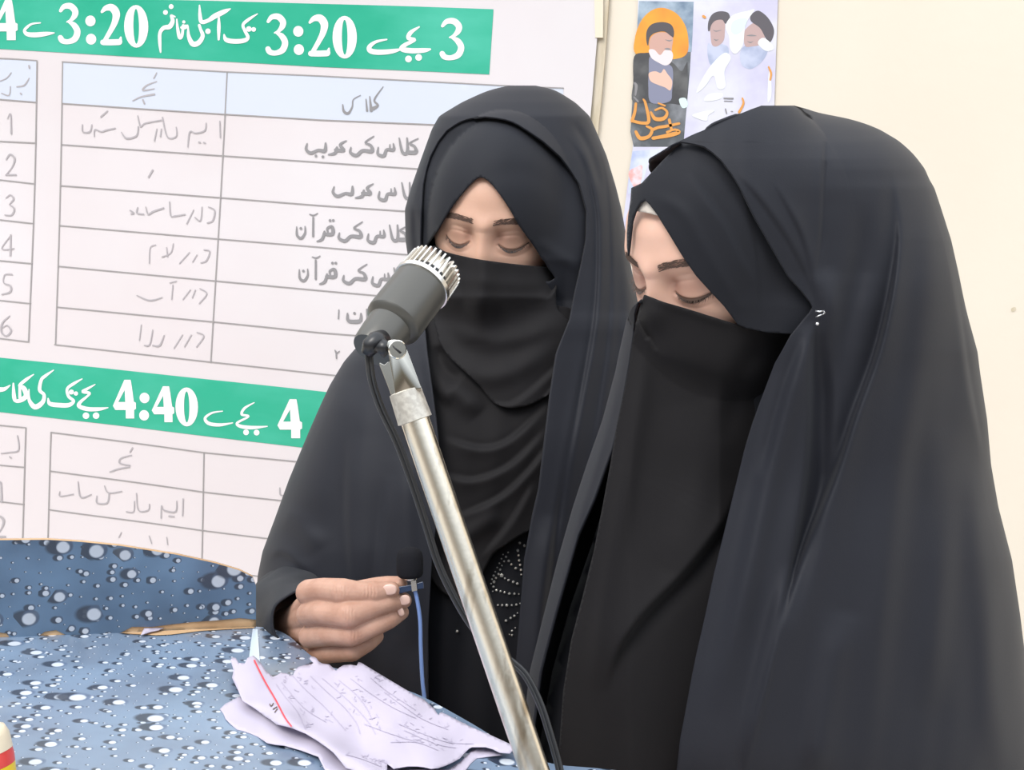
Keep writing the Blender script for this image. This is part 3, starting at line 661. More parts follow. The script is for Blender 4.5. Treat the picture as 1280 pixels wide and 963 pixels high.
def head_mesh():
    """head and neck as one grid, dense at the front"""
    nu, nv = 300, 250
    u = np.linspace(-1, 1, nu, endpoint=False); az = math.pi*(.38*u+.62*u**3)           # 0 = front
    t = np.linspace(-1, 1, nv); el = (math.pi/2)*(.45*t+.55*t**3)*.995
    verts = []
    for e in el:
        for a in az:
            dx, dy, dz = math.cos(e)*math.sin(a), math.cos(e)*math.cos(a), math.sin(e)
            p = 2.06 if dy > 0 else 2.0
            k = (abs(dx/AX[0])**p+abs(dy/(AX[1] if dy > 0 else .095))**p+abs(dz/AX[2])**p)**(-1/p)
            verts.append((dx*k, dy*k, dz*k))
    v = np.array(verts); fr = np.clip(v[:,1]/.045, 0, 1); fr = fr*fr*(3-2*fr)
    v[:,1] += face_disp(v[:,0], v[:,2])*fr
    # jaw narrows
    j = np.clip((-.02-v[:,2])/.095, 0, 1); v[:,0] *= 1-.28*j
    fa = [(r*nu+i, r*nu+(i+1)%nu, (r+1)*nu+(i+1)%nu, (r+1)*nu+i) for r in range(nv-1) for i in range(nu)]
    fa.append(tuple(range(nu))[::-1]); fa.append(tuple(range((nv-1)*nu, nv*nu)))
    return v, fa
HV, HF = head_mesh()
def brows(head, parent, zc, tilt, seed, m, sides=(-1, 1), tmax=(1, 1)):
    rg = random.Random(seed)
    for s in sides:
        V_, F_ = [], []
        for i in range(230):
            t = rg.uniform(-1, tmax[0 if s < 0 else 1]); wdt = .0046*(1-.35*t if t > 0 else 1+.15*t)
            x = s*(EX-.001+.0195*t); z = zc+.0035*(1-t*t)*1.0+tilt*t+rg.uniform(-.5, .5)*wdt*1.3
            L_ = rg.uniform(.0040, .0066); ang = (.75-.75*(t+1)/2)+rg.uniform(-.2, .2)-.10
            dx, dz = s*math.cos(ang)*L_, math.sin(ang)*L_*.55; wv = .00030
            k = len(V_)
            a = face_pt(x, z)+[0,.0003,0]; b = face_pt(x+dx*.5, z+dz*.6)+[0,.0010,0]; c = face_pt(x+dx, z+dz*.8)+[0,.0006,0]
            V_ += [a+[0,0,wv], a-[0,0,wv], b+[0,0,wv], b-[0,0,wv], c]; F_ += [(k,k+1,k+3,k+2), (k+2,k+3,k+4)]
        obj('eyebrow', head.w(np.array(V_)), F_, m, parent)
def lashes(head, parent, seed, m, length=.0075, sides=(-1, 1), down=.75):
    rg = random.Random(seed)
    for s in sides:
        V_, F_ = [], []
        ts = np.linspace(-1, 1, 25)      # dark rim ribbon
        for t in ts:
            x, z = lashline(s, t); w_ = .0010*(1-.5*abs(t))
            V_ += [face_pt(x, z+w_)+[0,.0007,0], face_pt(x, z-w_)+[0,.0010,0]]
        F_ += [(2*i, 2*i+1, 2*i+3, 2*i+2) for i in range(len(ts)-1)]
        for i in range(75):
            t = rg.uniform(-.85, 1); x, z = lashline(s, t); z += rg.uniform(-.0004, .0004); k = len(V_)
            a = face_pt(x, z)+[0,.0008,0]; L_ = length*(.6+.4*rg.random())*(.7+.3*t)
            dirv = np.array([s*(.55*t+rg.uniform(-.12, .12)), .62, -down]); dirv /= np.linalg.norm(dirv)
            b = a+dirv*L_*.55; c = b+(dirv*np.array([1,1,.35]))*L_*.5; wv = np.array([.00020, 0, 0])
            V_ += [a+wv, a-wv, b+wv*.7, b-wv*.7, c]; F_ += [(k,k+1,k+3,k+2), (k+2,k+3,k+4)]
        obj('eyelashes', head.w(np.array(V_)), F_, m, parent)
        # shade-brown lid fold and a sliver of eye under the lid
        V_, F_ = [], []
        for t in np.linspace(-.72, .72, 17):
            x, z = lashline(s, t); h = .0011*(1-(t/.75)**2)+.0002
            V_ += [face_pt(x, z-.0008)+[0,.0006,0], face_pt(x, z-.0008-h*1.6)+[0,.0006,0]]
        F_ = [(2*i, 2*i+1, 2*i+3, 2*i+2) for i in range(16)]
        obj('eye', head.w(np.array(V_)), F_, M['eye'], parent)
        V_, F_ = [], []

def skin_chain(bm, joints):
    """joints: [(Vector, radius)] -> capsules that overlap, later fused by the voxel remesh"""
    for (a, ra), (b, rb) in zip(joints, joints[1:]):
        n = 18; ax, u, v = frame_of(b-a); L_ = (b-a).length
        prof = []
        for i in range(5): th = math.pi/2*(1-i/4.0); prof.append((-ra*math.sin(th), max(ra*math.cos(th), ra*.02)))
        for i in range(1, 6): prof.append((L_*i/6, ra+(rb-ra)*i/6))
        for i in range(5): th = math.pi/2*i/4.0; prof.append((L_+rb*math.sin(th), max(rb*math.cos(th), rb*.02)))
        lathe(bm, a, ax, prof, n)
def remeshed(bm, voxel, smooth=2):
    me = bpy.data.meshes.new('tmp'); bmesh.ops.recalc_face_normals(bm, faces=bm.faces); bm.to_mesh(me); bm.free()
    o = bpy.data.objects.new('tmp', me); COL.objects.link(o)
    m = o.modifiers.new('r', 'REMESH'); m.mode = 'VOXEL'; m.voxel_size = voxel
    if smooth:
        m = o.modifiers.new('s', 'SMOOTH'); m.iterations = smooth; m.factor = .5
    dg = bpy.context.evaluated_depsgraph_get(); dg.update(); ev = o.evaluated_get(dg); r = bpy.data.meshes.new_from_object(ev)
    v = np.empty(len(r.vertices)*3); r.vertices.foreach_get('co', v); v = v.reshape(-1, 3)
    f = [tuple(p.vertices) for p in r.polygons]
    bpy.data.objects.remove(o); bpy.data.meshes.remove(me); bpy.data.meshes.remove(r)
    return v, f
def body_mesh(name, head, dc, cxp, parent, mats, arm=None, crown=.12):
    """head, neck, torso, legs and arms as one mesh object"""
    bm = bmesh.new()
    hc = Vector(head.c); base = Vector(P(cxp, 560, dc)); down = Vector((0,0,-1))
    chest = base; sh = [V(cxp-105*1.3/dc*1.0, 500, dc), V(cxp+105*1.3/dc, 500, dc)]
    neck = Vector(head.w((0,-.02,-.10))); nb = (sh[0]+sh[1])/2+Vector((0,0,.02))
    skin_chain(bm, [(hc+(neck-hc)*.4, .052), (neck, .050), (nb, .056)])
    pelvis = Vector((base.x, base.y, .92)); waist = Vector((base.x, base.y, 1.08))
    for q, rr_ in ((sh[0], .05), (sh[1], .05)):
        skin_chain(bm, [(nb, .05), (q, rr_)])
    skin_chain(bm, [(nb, .075), (waist, .085), (pelvis, .10)])
    side = (sh[1]-sh[0]).normalized()
    for s in (-1, 1):
        hip = pelvis+side*s*.07; skin_chain(bm, [(hip, .085), (Vector((hip.x, hip.y, .48)), .052), (Vector((hip.x, hip.y, .10)), .036)])
        fwd = Vector((CAM[0]-base.x, CAM[1]-base.y, 0)).normalized()
        skin_chain(bm, [(Vector((hip.x, hip.y, .06)), .035), (Vector((hip.x, hip.y, .04))+fwd*.13, .028)])
    a2 = arm[0] if arm else None
    for i, q in enumerate(sh):
        if arm and i == 0: skin_chain(bm, [(q, .045), (arm[0][0][0], .040)]); skin_chain(bm, arm[0])
        else:
            el = q+Vector((0,0,-.27)); skin_chain(bm, [(q, .045), (el, .038), (el+fwd*.04-side*.12*(1 if i else -1)+Vector((0,0,.02)), .028)])
    v, f = remeshed(bm, .006, 2)
    hv_ = HV.copy(); zz = np.maximum(hv_[:,2]-.040, 0); zz = zz*zz/(zz+.030); hv_[:,2] -= zz*crown; hv_[:,1] *= 1-np.clip(zz/.06, 0, 1)*crown*.55
    V_ = [head.w(hv_), v]; F_ = [HF, f]; MI = [0]*len(HF)+[0]*len(f)
    if arm and len(arm) > 1:
        V_.append(arm[1][0]); F_.append(arm[1][1]); MI += [1]*len(arm[1][1])
    off = 0; FF = []
    for vv_, ff_ in zip(V_, F_): FF += [tuple(int(i)+off for i in t) for t in ff_]; off += len(vv_)
    o = obj(name, np.vstack(V_), FF, mats[0], parent)
    x_, z_, fr_ = HV[:,0], HV[:,2], HV[:,1] > 0
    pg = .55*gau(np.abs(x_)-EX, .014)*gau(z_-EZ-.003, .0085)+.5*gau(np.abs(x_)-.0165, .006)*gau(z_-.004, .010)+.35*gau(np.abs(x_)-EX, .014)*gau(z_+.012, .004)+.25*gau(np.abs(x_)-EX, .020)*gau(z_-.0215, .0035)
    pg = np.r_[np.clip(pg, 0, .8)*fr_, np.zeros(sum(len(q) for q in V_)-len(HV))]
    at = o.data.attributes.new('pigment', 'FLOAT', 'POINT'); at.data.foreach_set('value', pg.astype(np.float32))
    for m in mats[1:]: o.data.materials.append(m)
    o.data.polygons.foreach_set('material_index', MI)
    return o

# ------------------------------------------------------------------ cloth
def fold_field(px, py, folds, scale=1.0):
    h = np.zeros(len(px))
    for F_ in folds:
        pts, amp, wd, kind = F_[:4]; side = F_[4] if len(F_) > 4 else 1
        pts = catmull(pts, 5) if len(pts) > 2 else np.array(pts, float)
        best = np.full(len(px), 1e9); sg = np.zeros(len(px)); tt = np.zeros(len(px))
        n = len(pts)-1
        for i in range(n):
            a, b = pts[i], pts[i+1]; d = b-a; L2 = d@d+1e-9
            t = np.clip(((px-a[0])*d[0]+(py-a[1])*d[1])/L2, 0, 1)
            qx, qy = px-a[0]-t*d[0], py-a[1]-t*d[1]; ds = np.hypot(qx, qy)
            m = ds < best; best[m] = ds[m]; sg[m] = np.sign(d[0]*qy-d[1]*qx)[m]; tt[m] = ((i+t)/n)[m]
        end = np.clip(np.minimum(tt, 1-tt)/.28, 0, 1); end = end*end*(3-2*end)
        s = best*sg*side
        if kind == 'r': h += amp*np.exp(-(best/wd)**2)*end
        else: sg_ = 1/(1+np.exp(-np.clip(s/2.0, -30, 30))); h += amp*end*(sg_*np.exp(-np.maximum(s, 0)/wd)-.35*(1-sg_)*np.exp(-(np.minimum(s, 0)/(wd*.45))**2))
    return h*scale
_tabs = {}
def lerp_rows(tab, y, sig=0):
    key = (id(tab), sig)
    if key not in _tabs:
        t = np.array(tab, float)
        if sig:
            yy = np.arange(t[0,0], t[-1,0]+1, 1.0); k = np.exp(-(np.arange(-4*sig, 4*sig+1)/sig)**2/2); k /= k.sum()
            cols = [np.convolve(np.pad(np.interp(yy, t[:,0], t[:,c]), 4*sig, mode='edge'), k, 'valid') for c in range(1, t.shape[1])]
            t = np.column_stack([yy]+cols)
        _tabs[key] = t
    t = _tabs[key]; return [np.interp(y, t[:,0], t[:,k]) for k in range(1, t.shape[1])]
def ssoft(a, b): return (a**-6.0+np.maximum(b, 1e-3)**-6.0)**(-1/6.0)
class Ring:
    def __init__(s, sil, dep):     # sil: y, xl, xr ; dep: y, dc, rfront, rback
        s.sil, s.dep = sil, dep
    def depth(s, px, py):
        xl, xr = lerp_rows(s.sil, py, 2); dc, rf, rb = lerp_rows(s.dep, py, 20); rf = ssoft(rf, .95*(xr-xl)/2*dc/F)
        q = np.clip((px-(xl+xr)/2)/((xr-xl)/2), -1, 1); return dc-rf*np.sqrt(np.maximum(1-np.abs(q)**2.2, 0))
def streak(px, py, a=.0006, fx=.045, slant=.12):
    u = px+slant*py
    return a*(np.sin(u*fx+np.sin(py*.006)*1.5)+.6*np.sin(u*fx*2.3+1.7+np.sin(py*.009)*2)+.35*np.sin(u*fx*4.1+.5))
WRAP0 = [(0,0),(3000,0)]
def cloak(name, ring, opening, head, folds, m, parent, ys, wrap=WRAP0, thick=.002, grow=.018, bk=.010, st=.0006, nf=(150, 40, 90), extra=None):
    """outer mantle: rings going from the right edge of the opening round the back to its left edge"""
    nr, nb, nl = nf; V_ = []
    def ang(y):
        xl, xr = lerp_rows(ring.sil, y, 2); ol, orr = lerp_rows(opening, y); xc, hw = (xl+xr)/2, (xr-xl)/2
        return np.arcsin(np.clip((orr-xc)/hw, -1, 1)), np.arcsin(np.clip((ol-xc)/hw, -1, 1))-np.radians(lerp_rows(wrap, y)[0])
    yf = np.arange(ys[0], ys[-1]+1, 1.0); ar, al = ang(yf); kk = np.exp(-(np.arange(-90, 91)/26.0)**2/2); kk /= kk.sum()
    ar_s, al_s = [np.convolve(np.pad(q, 90, mode='edge'), kk, 'valid') for q in (ar, al)]
    for y in ys:
        xl, xr = [float(a) for a in lerp_rows(ring.sil, y, 2)]; dc, rf, rb = [float(a) for a in lerp_rows(ring.dep, y, 20)]
        rf = ssoft(rf, .95*(xr-xl)/2*dc/F); rb = ssoft(rb, .95*(xr-xl)/2*dc/F)
        ol, orr = [float(a) for a in lerp_rows(opening, y)]
        xc, hw = (xl+xr)/2, (xr-xl)/2
        th_r = math.asin(np.clip((orr-xc)/hw, -1, 1)); th_l = math.asin(np.clip((ol-xc)/hw, -1, 1))
        th_l = th_l-math.radians(float(lerp_rows(wrap, y)[0])); mid = min(math.pi*1.5, 2*math.pi+th_l)
        th = None
        rr0, ll0 = float(np.interp(y, yf, ar_s)), min(float(np.interp(y, yf, al_s)), -math.pi/2+9)
        ur = np.linspace(0, 1, nr); tr = rr0+(math.pi/2-rr0)*ur+(th_r-rr0)*(1-ur)**2.6
        ms = min(math.pi*1.5, 2*math.pi+ll0); ul = np.linspace(0, 1, nl+nb+1)[1:]
        tl = math.pi/2+(2*math.pi+ll0-math.pi/2)*(1-(1-ul)**1.35*.999)+(th_l-ll0)*ul**2.6*1.0
        th = np.r_[tr, tl]
        x = xc+hw*np.sin(th); cs = np.cos(th); fr = cs >= 0
        d = np.where(fr, dc-rf*np.maximum(cs, 0)**.91, dc-rb*cs)
        yy = np.full(len(x), float(y))
        if head is not None:
            e = head.ell(x, yy, grow); d = np.where(fr, smin(d, e, bk), d)
        wgt = np.clip(np.where(fr, cs, 0)*3, 0, 1)
        h = fold_field(x, yy, folds)+streak(x, yy, st)
        if extra is not None: h = h+extra(x, yy)
        d = d-h*wgt
        V_.append(P(x, yy, d))
    n = nr+nb+nl+0; n = len(th); V_ = np.vstack(V_); V_[:,2] = np.maximum(V_[:,2], .006)
    fa = [(r*n+i, r*n+i+1, (r+1)*n+i+1, (r+1)*n+i) for r in range(len(ys)-1) for i in range(n-1)]
    fa.append(tuple(range(n)))     # crown cap
    o = obj(name, V_, fa, m, parent)
    bm = bmesh.new(); bm.from_mesh(o.data); bmesh.ops.remove_doubles(bm, verts=bm.verts, dist=.00015); bmesh.ops.recalc_face_normals(bm, faces=bm.faces)
    bm.to_mesh(o.data); bm.free(); o.data.polygons.foreach_set('use_smooth', [True]*len(o.data.polygons))
    solidify(o, thick); return o

# ================================================================== woman on the left (A)
HA = Head(11.7, -19.0, 6.7, 606, 305, 1.238, .96, (0,.083,-.005))
silA = [(107,640,664),(110,620,688),(116,603,700),(128,577,719),(145,549,737),(161,540,744),(194,528,758),(234,514,770),(262,506,777),(302,507,784),(335,512,789),(360,517,795),(378,517,800),(390,508,804),(400,492,810),(412,472,815),(428,451,818),(452,430,824),(482,412,828),(508,400,832),(540,386,838),(600,361,846),(650,343,850),(690,328,852),(720,322,852),(750,320,852),(775,319,852),(800,322,852),(850,335,850),(963,345,850),(1200,330,850),(1700,270,820),(1900,250,810)]
depA = [(107,1.335,.112,.13),(200,1.335,.112,.13),(360,1.335,.115,.13),(430,1.34,.125,.13),(560,1.34,.145,.13),(800,1.34,.150,.13),(963,1.34,.15,.13),(1200,1.40,.15,.13),(1900,1.58,.15,.15)]
openA = [(100,603,603),(145.5,606,606),(146,600,613),(147,592,621),(149,583,632),(152,575,641),(156,568,649),(163,558,660),(177,547,680),(196,537,701),(212,532,713),(231,528,725),(264,526,734),(300,525,733),(330,526,727),(365,528,719),(400,530,712),(442,534,695),(494,541,687),(552,548,680),(611,548,673),(650,546,664),(700,540,655),(790,535,648),(850,535,643),(963,535,640),(1900,520,600)]
RA = Ring(silA, depA)
foldsA = [([(435,540),(432,640),(437,720),(440,800)], .006, 40, 's', -1), ([(484,590),(478,660),(472,720),(470,810)], .005, 35, 's', -1), ([(455,470),(452,600),(455,760)], .006, 22, 'r'),
    ([(505,560),(508,680),(512,820)], .006, 16, 'r'), ([(430,470),(405,560),(380,660)], .008, 26, 'r'), ([(335,700),(352,692),(372,706),(392,722)], .006, 10, 's', -1), ([(325,745),(345,722),(378,712)], .005, 12, 'r'),
    ([(345,640),(375,655),(400,690)], .005, 14, 'r'),
    ([(704,165),(728,195),(741,235),(748,290),(744,400),(722,520),(700,640),(690,800)], .009, 13, 's', -1), ([(742,160),(758,217),(764,290),(764,400),(748,520),(725,640)], .005, 10, 's', -1), ([(690,640),(672,760),(664,900)], .006, 14, 'r'),
    ([(735,420),(716,540),(694,660),(678,800),(672,940)], .007, 12, 's', 1), ([(715,150),(738,190),(752,240)], -.003, 5, 'r'),
    ([(515,240),(520,300),(524,350)], -.004, 5, 'r'), ([(540,170),(520,230),(512,300)], .003, 6, 'r'),
    ([(530,412),(541,494),(548,560),(546,660)], .004, 7, 'r'), ([(780,300),(786,400),(780,520)], .006, 9, 'r')]
womanA = empty('person', tuple(P(600, 560, 1.34)*np.array([1,1,0])), 'person in black cloak and veil holding a small clip microphone, behind the tall microphone', 'person')
ys = np.r_[np.arange(107, 145, 1.5), np.arange(145, 150, .4), np.arange(150, 165, 1.0), np.arange(165, 440, 2.5), np.arange(440, 980, 3.2), np.arange(1000, 1901, 45)]
cloak('mantle', RA, openA, HA, foldsA, M['black'], womanA, ys, nf=(110, 40, 130), grow=.014)
def layer(ring, head, inset, grow, folds=(), st=.0004, k=.006, extra=None):
    def f(px, py):
        d = ring.depth(px, py)+inset
        if head is not None: d = smin(d, head.ell(px, py, grow), k)
        d = d-fold_field(px, py, folds)-streak(px, py, st)
        if extra: d = extra(px, py, d)
        return P(px, py, d)
    return f
faceA = [(598,222),(606,223),(617,233),(630,250),(640,266),(648,280),(657,293),(663,301),(671,313),(678,324),(686,337),(688,352),(600,352),(534,350),(531,318),(536,303),(546,289),(556,272),(566,256),(578,241),(590,228)]
inn = [(598,136),(625,138),(652,150),(675,164),(697,185),(715,205),(732,225),(744,260),(744,300),(740,340),(732,380),(722,405),(700,400),(640,395),(560,395),(524,390),(516,330),(516,270),(520,225),(526,200),(540,175),(562,150)]
layer_fA = [([(530,235),(535,200),(560,165),(600,146)], .003, 9, 'r'), ([(600,226),(640,215),(690,230),(725,280)], -.0012, 14, 'r'), ([(668,300),(700,320),(730,340)], .0015, 8, 'r'), ([(552,280),(535,250),(540,200)], .0012, 12, 'r')]
hoodA = patch('inner_hood', catmull(inn, 4, True), 3.0, layer(RA, HA, .008, .0085, layer_fA, .0003, extra=lambda px, py, d: d+.016*np.clip((py-325)/50, 0, 1)*np.clip((745-px)/40, 0, 1)), M['black2'], womanA, holes=[catmull(faceA, 3, True)], thick=.0016)
veilA = [(538,309),(556,315),(578,320.5),(610,326),(650,331),(684,334),(694,336),(695,360),(696,385),(706,396),(716,410),(718,440),(704,474),(676,500),(645,510),(618,504),(599,482),(580,464),(562,447),(550,430),(545,412),(541,395),(538,350)]
foldVA = [([(545,345),(600,352),(660,356),(695,350)], .0016, 9, 'r'), ([(545,395),(600,425),(660,420),(700,400)], .004, 12, 'r'), ([(556,440),(600,470),(650,460),(705,420)], .005, 14, 'r'), ([(605,500),(640,505),(690,465),(712,440)], .005, 12, 's', 1), ([(606,545),(640,540),(680,500),(708,460)], .006, 11, 's', 1), ([(612,590),(650,560),(690,520)], .005, 10, 's', 1), ([(575,325),(577,350),(580,400)], -.0015, 6, 'r')]
ellv = lambda px, py, d: d
def veilA_f(px, py):
    d = smin(RA.depth(px, py)+.012, HA.ell(px, py, .016, (0,.010,-.022), (1,1,1.05)), .010)
    top = np.clip((py-322)/50, 0, 1)
    fsurf = HA.ell(px, py, .0075); fsurf = np.where(fsurf > 5, d, fsurf)          # hugs the nose bridge at its upper hem
    d = fsurf*(1-top)+d*top-.0125*gau(px-605+(py-320)*.06, 17)*np.clip((430-py)/50, 0, 1)
    return P(px, py, d-fold_field(px, py, foldVA)-streak(px, py, .0006, .05, -.5))
patch('face_veil', catmull(veilA, 3, True), 3.0, veilA_f, M['veil'], womanA, thick=.001)
scarfA = [(520,380),(560,385),(640,380),(712,385),(735,420),(722,500),(712,560),(700,620),(668,658),(650,670),(632,682),(618,692),(606,712),(590,740),(560,745),(530,700),(520,560)]
foldSA = [([(550,545),(600,560),(640,548),(690,500)], .008, 13, 's', 1), ([(548,590),(590,600),(640,580),(688,530)], .007, 14, 's', 1), ([(548,500),(570,490),(600,520)], .007, 14, 'r'), ([(560,650),(620,625),(660,590),(690,550)], .008, 13, 's', 1), ([(600,700),(640,650),(668,600)], .006, 11, 's', 1), ([(550,690),(590,665),(630,640)], .005, 12, 'r'), ([(548,430),(556,460),(575,480)], -.006, 10, 'r')]
patch('neck_scarf', catmull(scarfA, 3, True), 3.0, layer(RA, None, .018, 0, foldSA, .0008), M['veil'], womanA, thick=.001)
dressA = patch('dress', [(510,400),(740,400),(700,560),(690,700),(680,800),(675,963),(660,1900),(500,1900),(510,963)], 14, lambda x, y: (lambda W: np.c_[W[:, :2], np.maximum(W[:,2], .01)])(layer(RA, None, .034, 0, [([(560,640),(556,800),(560,960)], .005, 16, 'r'), ([(610,760),(600,880),(605,960)], .005, 12, 'r')], .0016)(x, y)), M['dress'], womanA, thick=.001)
# rhinestones
bm = bmesh.new(); ball(bm, (0,0,0), 1, 1); me = bpy.data.meshes.new('rhinestone'); bm.to_mesh(me); bm.free(); me.materials.append(M['crystal'])
st_ = [(281,108,9),(314,128,10),(267,162,10),(273,196,8),(277,232,8),(284,264,8),(290,299,8),(292,332,6),(199,175,6),(184,207,8),(203,236,9),(223,260,8),(253,287,9),(163,190,5),(152,220,6),(170,238,7),(137,252,6),(155,268,6),(122,282,6),(142,297,8),(108,312,6),(130,328,8),(96,340,8),(153,339,13),(112,356,8),(85,365,7),(99,384,10),(78,396,6),(176,358,7),(202,371,8),(235,384,9),(264,396,9),(95,418,8),(116,443,8),(145,450,7),(174,458,8),(208,467,9),(244,468,8),(275,470,5),(90,450,5),(126,548,7),(157,549,8),(190,549,10),(225,549,7),(257,545,8),(283,536,5),(184,658,9),(217,639,8),(243,624,8),(265,604,5),(226,730,7),(249,709,6),(226,760,7),(208,755,4)]
dfn = layer(RA, None, .034, 0, [([(560,640),(556,800),(560,960)], .005, 16, 'r'), ([(610,760),(600,880),(605,960)], .005, 12, 'r')], .0016)
for i, (a, b, r) in enumerate(st_+[(None, None, 9)]):
    x, y = (a/5.66+600, b/5.66+660) if a is not None else (571.5, 789.5)
    W = dfn(np.array([x]), np.array([y]))[0]; W = W-(W-CAM)/np.linalg.norm(W-CAM)*.0014
    o = bpy.data.objects.new('rhinestone', me); COL.objects.link(o); o.location = W; s = r/5.66/F*1.2*1.25; o.scale = (s, s, s); setparent(o, dressA)

# --- hand
HD = .985; k_ = HD/F
def hj(*a): return [(V(x, y, d+HD), r*k_) for x, y, d, r in a]
bm = bmesh.new()
skin_chain(bm, hj((386,741,.022,17),(404,738,.006,15.5),(430,740,-.012,16.5),(450,741,-.012,13.5),(468,741,-.010,13.5),(490,738,-.004,10.5)))   # index
skin_chain(bm, hj((386,768,.020,16),(404,766,.000,16),(436,769,-.018,17),(460,762,-.014,13),(482,755,-.006,12.5),(505,751,.004,10)))          # middle
skin_chain(bm, hj((388,796,.026,15.5),(410,793,.004,15),(440,793,-.012,15.5),(466,784,-.010,12.5),(486,775,-.002,12),(502,766,.010,9.5)))        # ring
skin_chain(bm, hj((396,818,.034,13.5),(416,816,.014,13),(440,814,.000,13.5),(460,804,.006,11),(470,796,.016,10)))                              # little
skin_chain(bm, hj((408,756,.060,17),(440,742,.040,15),(470,733,.024,11.5),(485,731,.014,11),(500,730,.008,9.5)))                                # thumb
for a, b in (((392,748,.030,15),(372,778,.085,24)),((390,768,.030,16),(372,778,.085,24)),((392,794,.036,15),(374,785,.085,24)),((400,814,.044,14),(376,790,.085,22)),((420,780,.055,22),(374,780,.09,24)),((430,812,.030,14),(405,800,.060,20))):
    skin_chain(bm, hj(a, b))
skin_chain(bm, hj((372,778,.085,24),(356,782,.13,26)))
hv, hf = remeshed(bm, .00085, 6)
# knuckle wrinkles
q = (hv-CAM); dq = q @ FW; hx = CX+F*(q @ RT)/dq; hy = CY-F*(q @ UP)/dq
kn = np.zeros(len(hv))
for (cx_, cy_) in ((425,738),(434,768),(441,792),(462,740)):
    m_ = gau(hx-cx_, 9)*gau(hy-cy_, 9); kn += m_*(.00035*np.sin((hx-cx_)*1.5+.5*np.sin(hy*.6)))
hv = hv-FW*kn[:, None]
arm = [[(V(400,690,1.36), .034), (V(372,780,1.24), .030), (V(358,782,HD+.13), .025)], (hv, hf)]
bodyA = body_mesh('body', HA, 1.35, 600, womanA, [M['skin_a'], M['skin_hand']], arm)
def nail(x, y, d, L_, Wd, ang, parent):
    bm = bmesh.new(); n = 9; ca, sa = math.cos(ang), math.sin(ang); g = []
    for i in range(n):
        row = []
        for j in range(n):
            u = -1+2*i/(n-1); v_ = -1+2*j/(n-1); uu = u*math.sqrt(max(1-v_*v_/2, 0)); vv_ = v_*math.sqrt(max(1-u*u/2, 0))
            uu = u*.15+uu*.85; dx, dy = uu*L_, vv_*Wd
            row.append(bm.verts.new(P(x+dx*ca-dy*sa, y+dx*sa+dy*ca, d-.0012*(1-.9*vv_*vv_)*(1-.5*uu*uu))))
        g.append(row)
    for i in range(n-1):
        for j in range(n-1): bm.faces.new((g[i][j], g[i+1][j], g[i+1][j+1], g[i][j+1]))
    o = from_bm('fingernail', bm, M['nail'], parent); solidify(o, .0006, 0); return o
def front_depth(x, y):
    m = (np.abs(hx-x) < 2.5) & (np.abs(hy-y) < 2.5); return float(dq[m].min()) if m.any() else HD
nail(487, 737.5, front_depth(487,738)+.0002, 9, 7, -.08, bodyA)
nail(506, 750.5, front_depth(505,751)+.0002, 7, 6.5, -.2, bodyA)
nail(501, 765, front_depth(499,766)+.0010, 4, 6, -.35, bodyA)
# sleeve: narrow black cuff round the wrist
def sleeve(name, pts, rad, m, parent, n=48, amp=.0):
    cp = catmull([list(P(*p)) for p in pts], 8); rr_ = np.interp(np.linspace(0, 1, len(cp)), np.linspace(0, 1, len(rad)), rad); V_ = []; prev = None
    for i, p in enumerate(cp):
        t = Vector(cp[min(i+1, len(cp)-1)]-cp[max(i-1, 0)]).normalized()
        if prev is None: _, u, v = frame_of(t)
        else: u = (prev-t*prev.dot(t)).normalized(); v = t.cross(u)
        prev = u
        for j in range(n):
            a = 2*math.pi*j/n; r = rr_[i]*(1+amp*math.sin(3*a+i*.35)+amp*.6*math.sin(7*a-i*.6))
            V_.append(Vector(p)+(u*math.cos(a)+v*math.sin(a))*r)
    fa = [(i*n+j, i*n+(j+1)%n, (i+1)*n+(j+1)%n, (i+1)*n+j) for i in range(len(cp)-1) for j in range(n)]
    o = obj(name, V_, fa, m, parent); bm = bmesh.new(); bm.from_mesh(o.data); bmesh.ops.recalc_face_normals(bm, faces=bm.faces); bm.to_mesh(o.data); bm.free()
    o.data.polygons.foreach_set('use_smooth', [True]*len(o.data.polygons)); solidify(o, .0015); return o
sleeve('sleeve', [(366,765,1.28),(358,774,1.18),(366,776,1.10),(379,776,1.035)], [.050,.044,.034,.0265], M['black2'], womanA, amp=.03)
brows(HA, bodyA, .0195, -.001, 3, M['hair']); lashes(HA, bodyA, 4, M['hair'], .0065)

# ================================================================== woman on the right (B)
HB = Head(56.0, -26.0, 12.0, 869, 368, .865, .95, (.031,.083,-.005))
silB = [(132,955,988),(134,945,1003),(141,928,1022),(148,912,1060),(155,895,1083),(162,882,1100),(168,866,1110),(175,853,1122),(180,840,1128),(186,832,1135),(192,822,1141),(199,809,1147),(211,804,1156),(225,803,1162),(235,808,1168),(256,822,1175),(300,835,1189),(340,832,1198),(365,812,1203),(384,790,1207),(400,783,1211),(440,774,1222),(465,769,1225),(525,753,1234),(582,733,1239),(634,716,1248),(700,697,1265),(767,680,1275),(840,662,1284),(900,655,1292),(963,648,1300),(1200,600,1340),(1900,520,1380)]
depB = [(132,.945,.112,.12),(240,.945,.115,.12),(360,.955,.12,.13),(450,.98,.135,.13),(600,1.0,.145,.13),(963,1.0,.15,.13),(1200,1.06,.15,.13),(1900,1.24,.15,.15)]
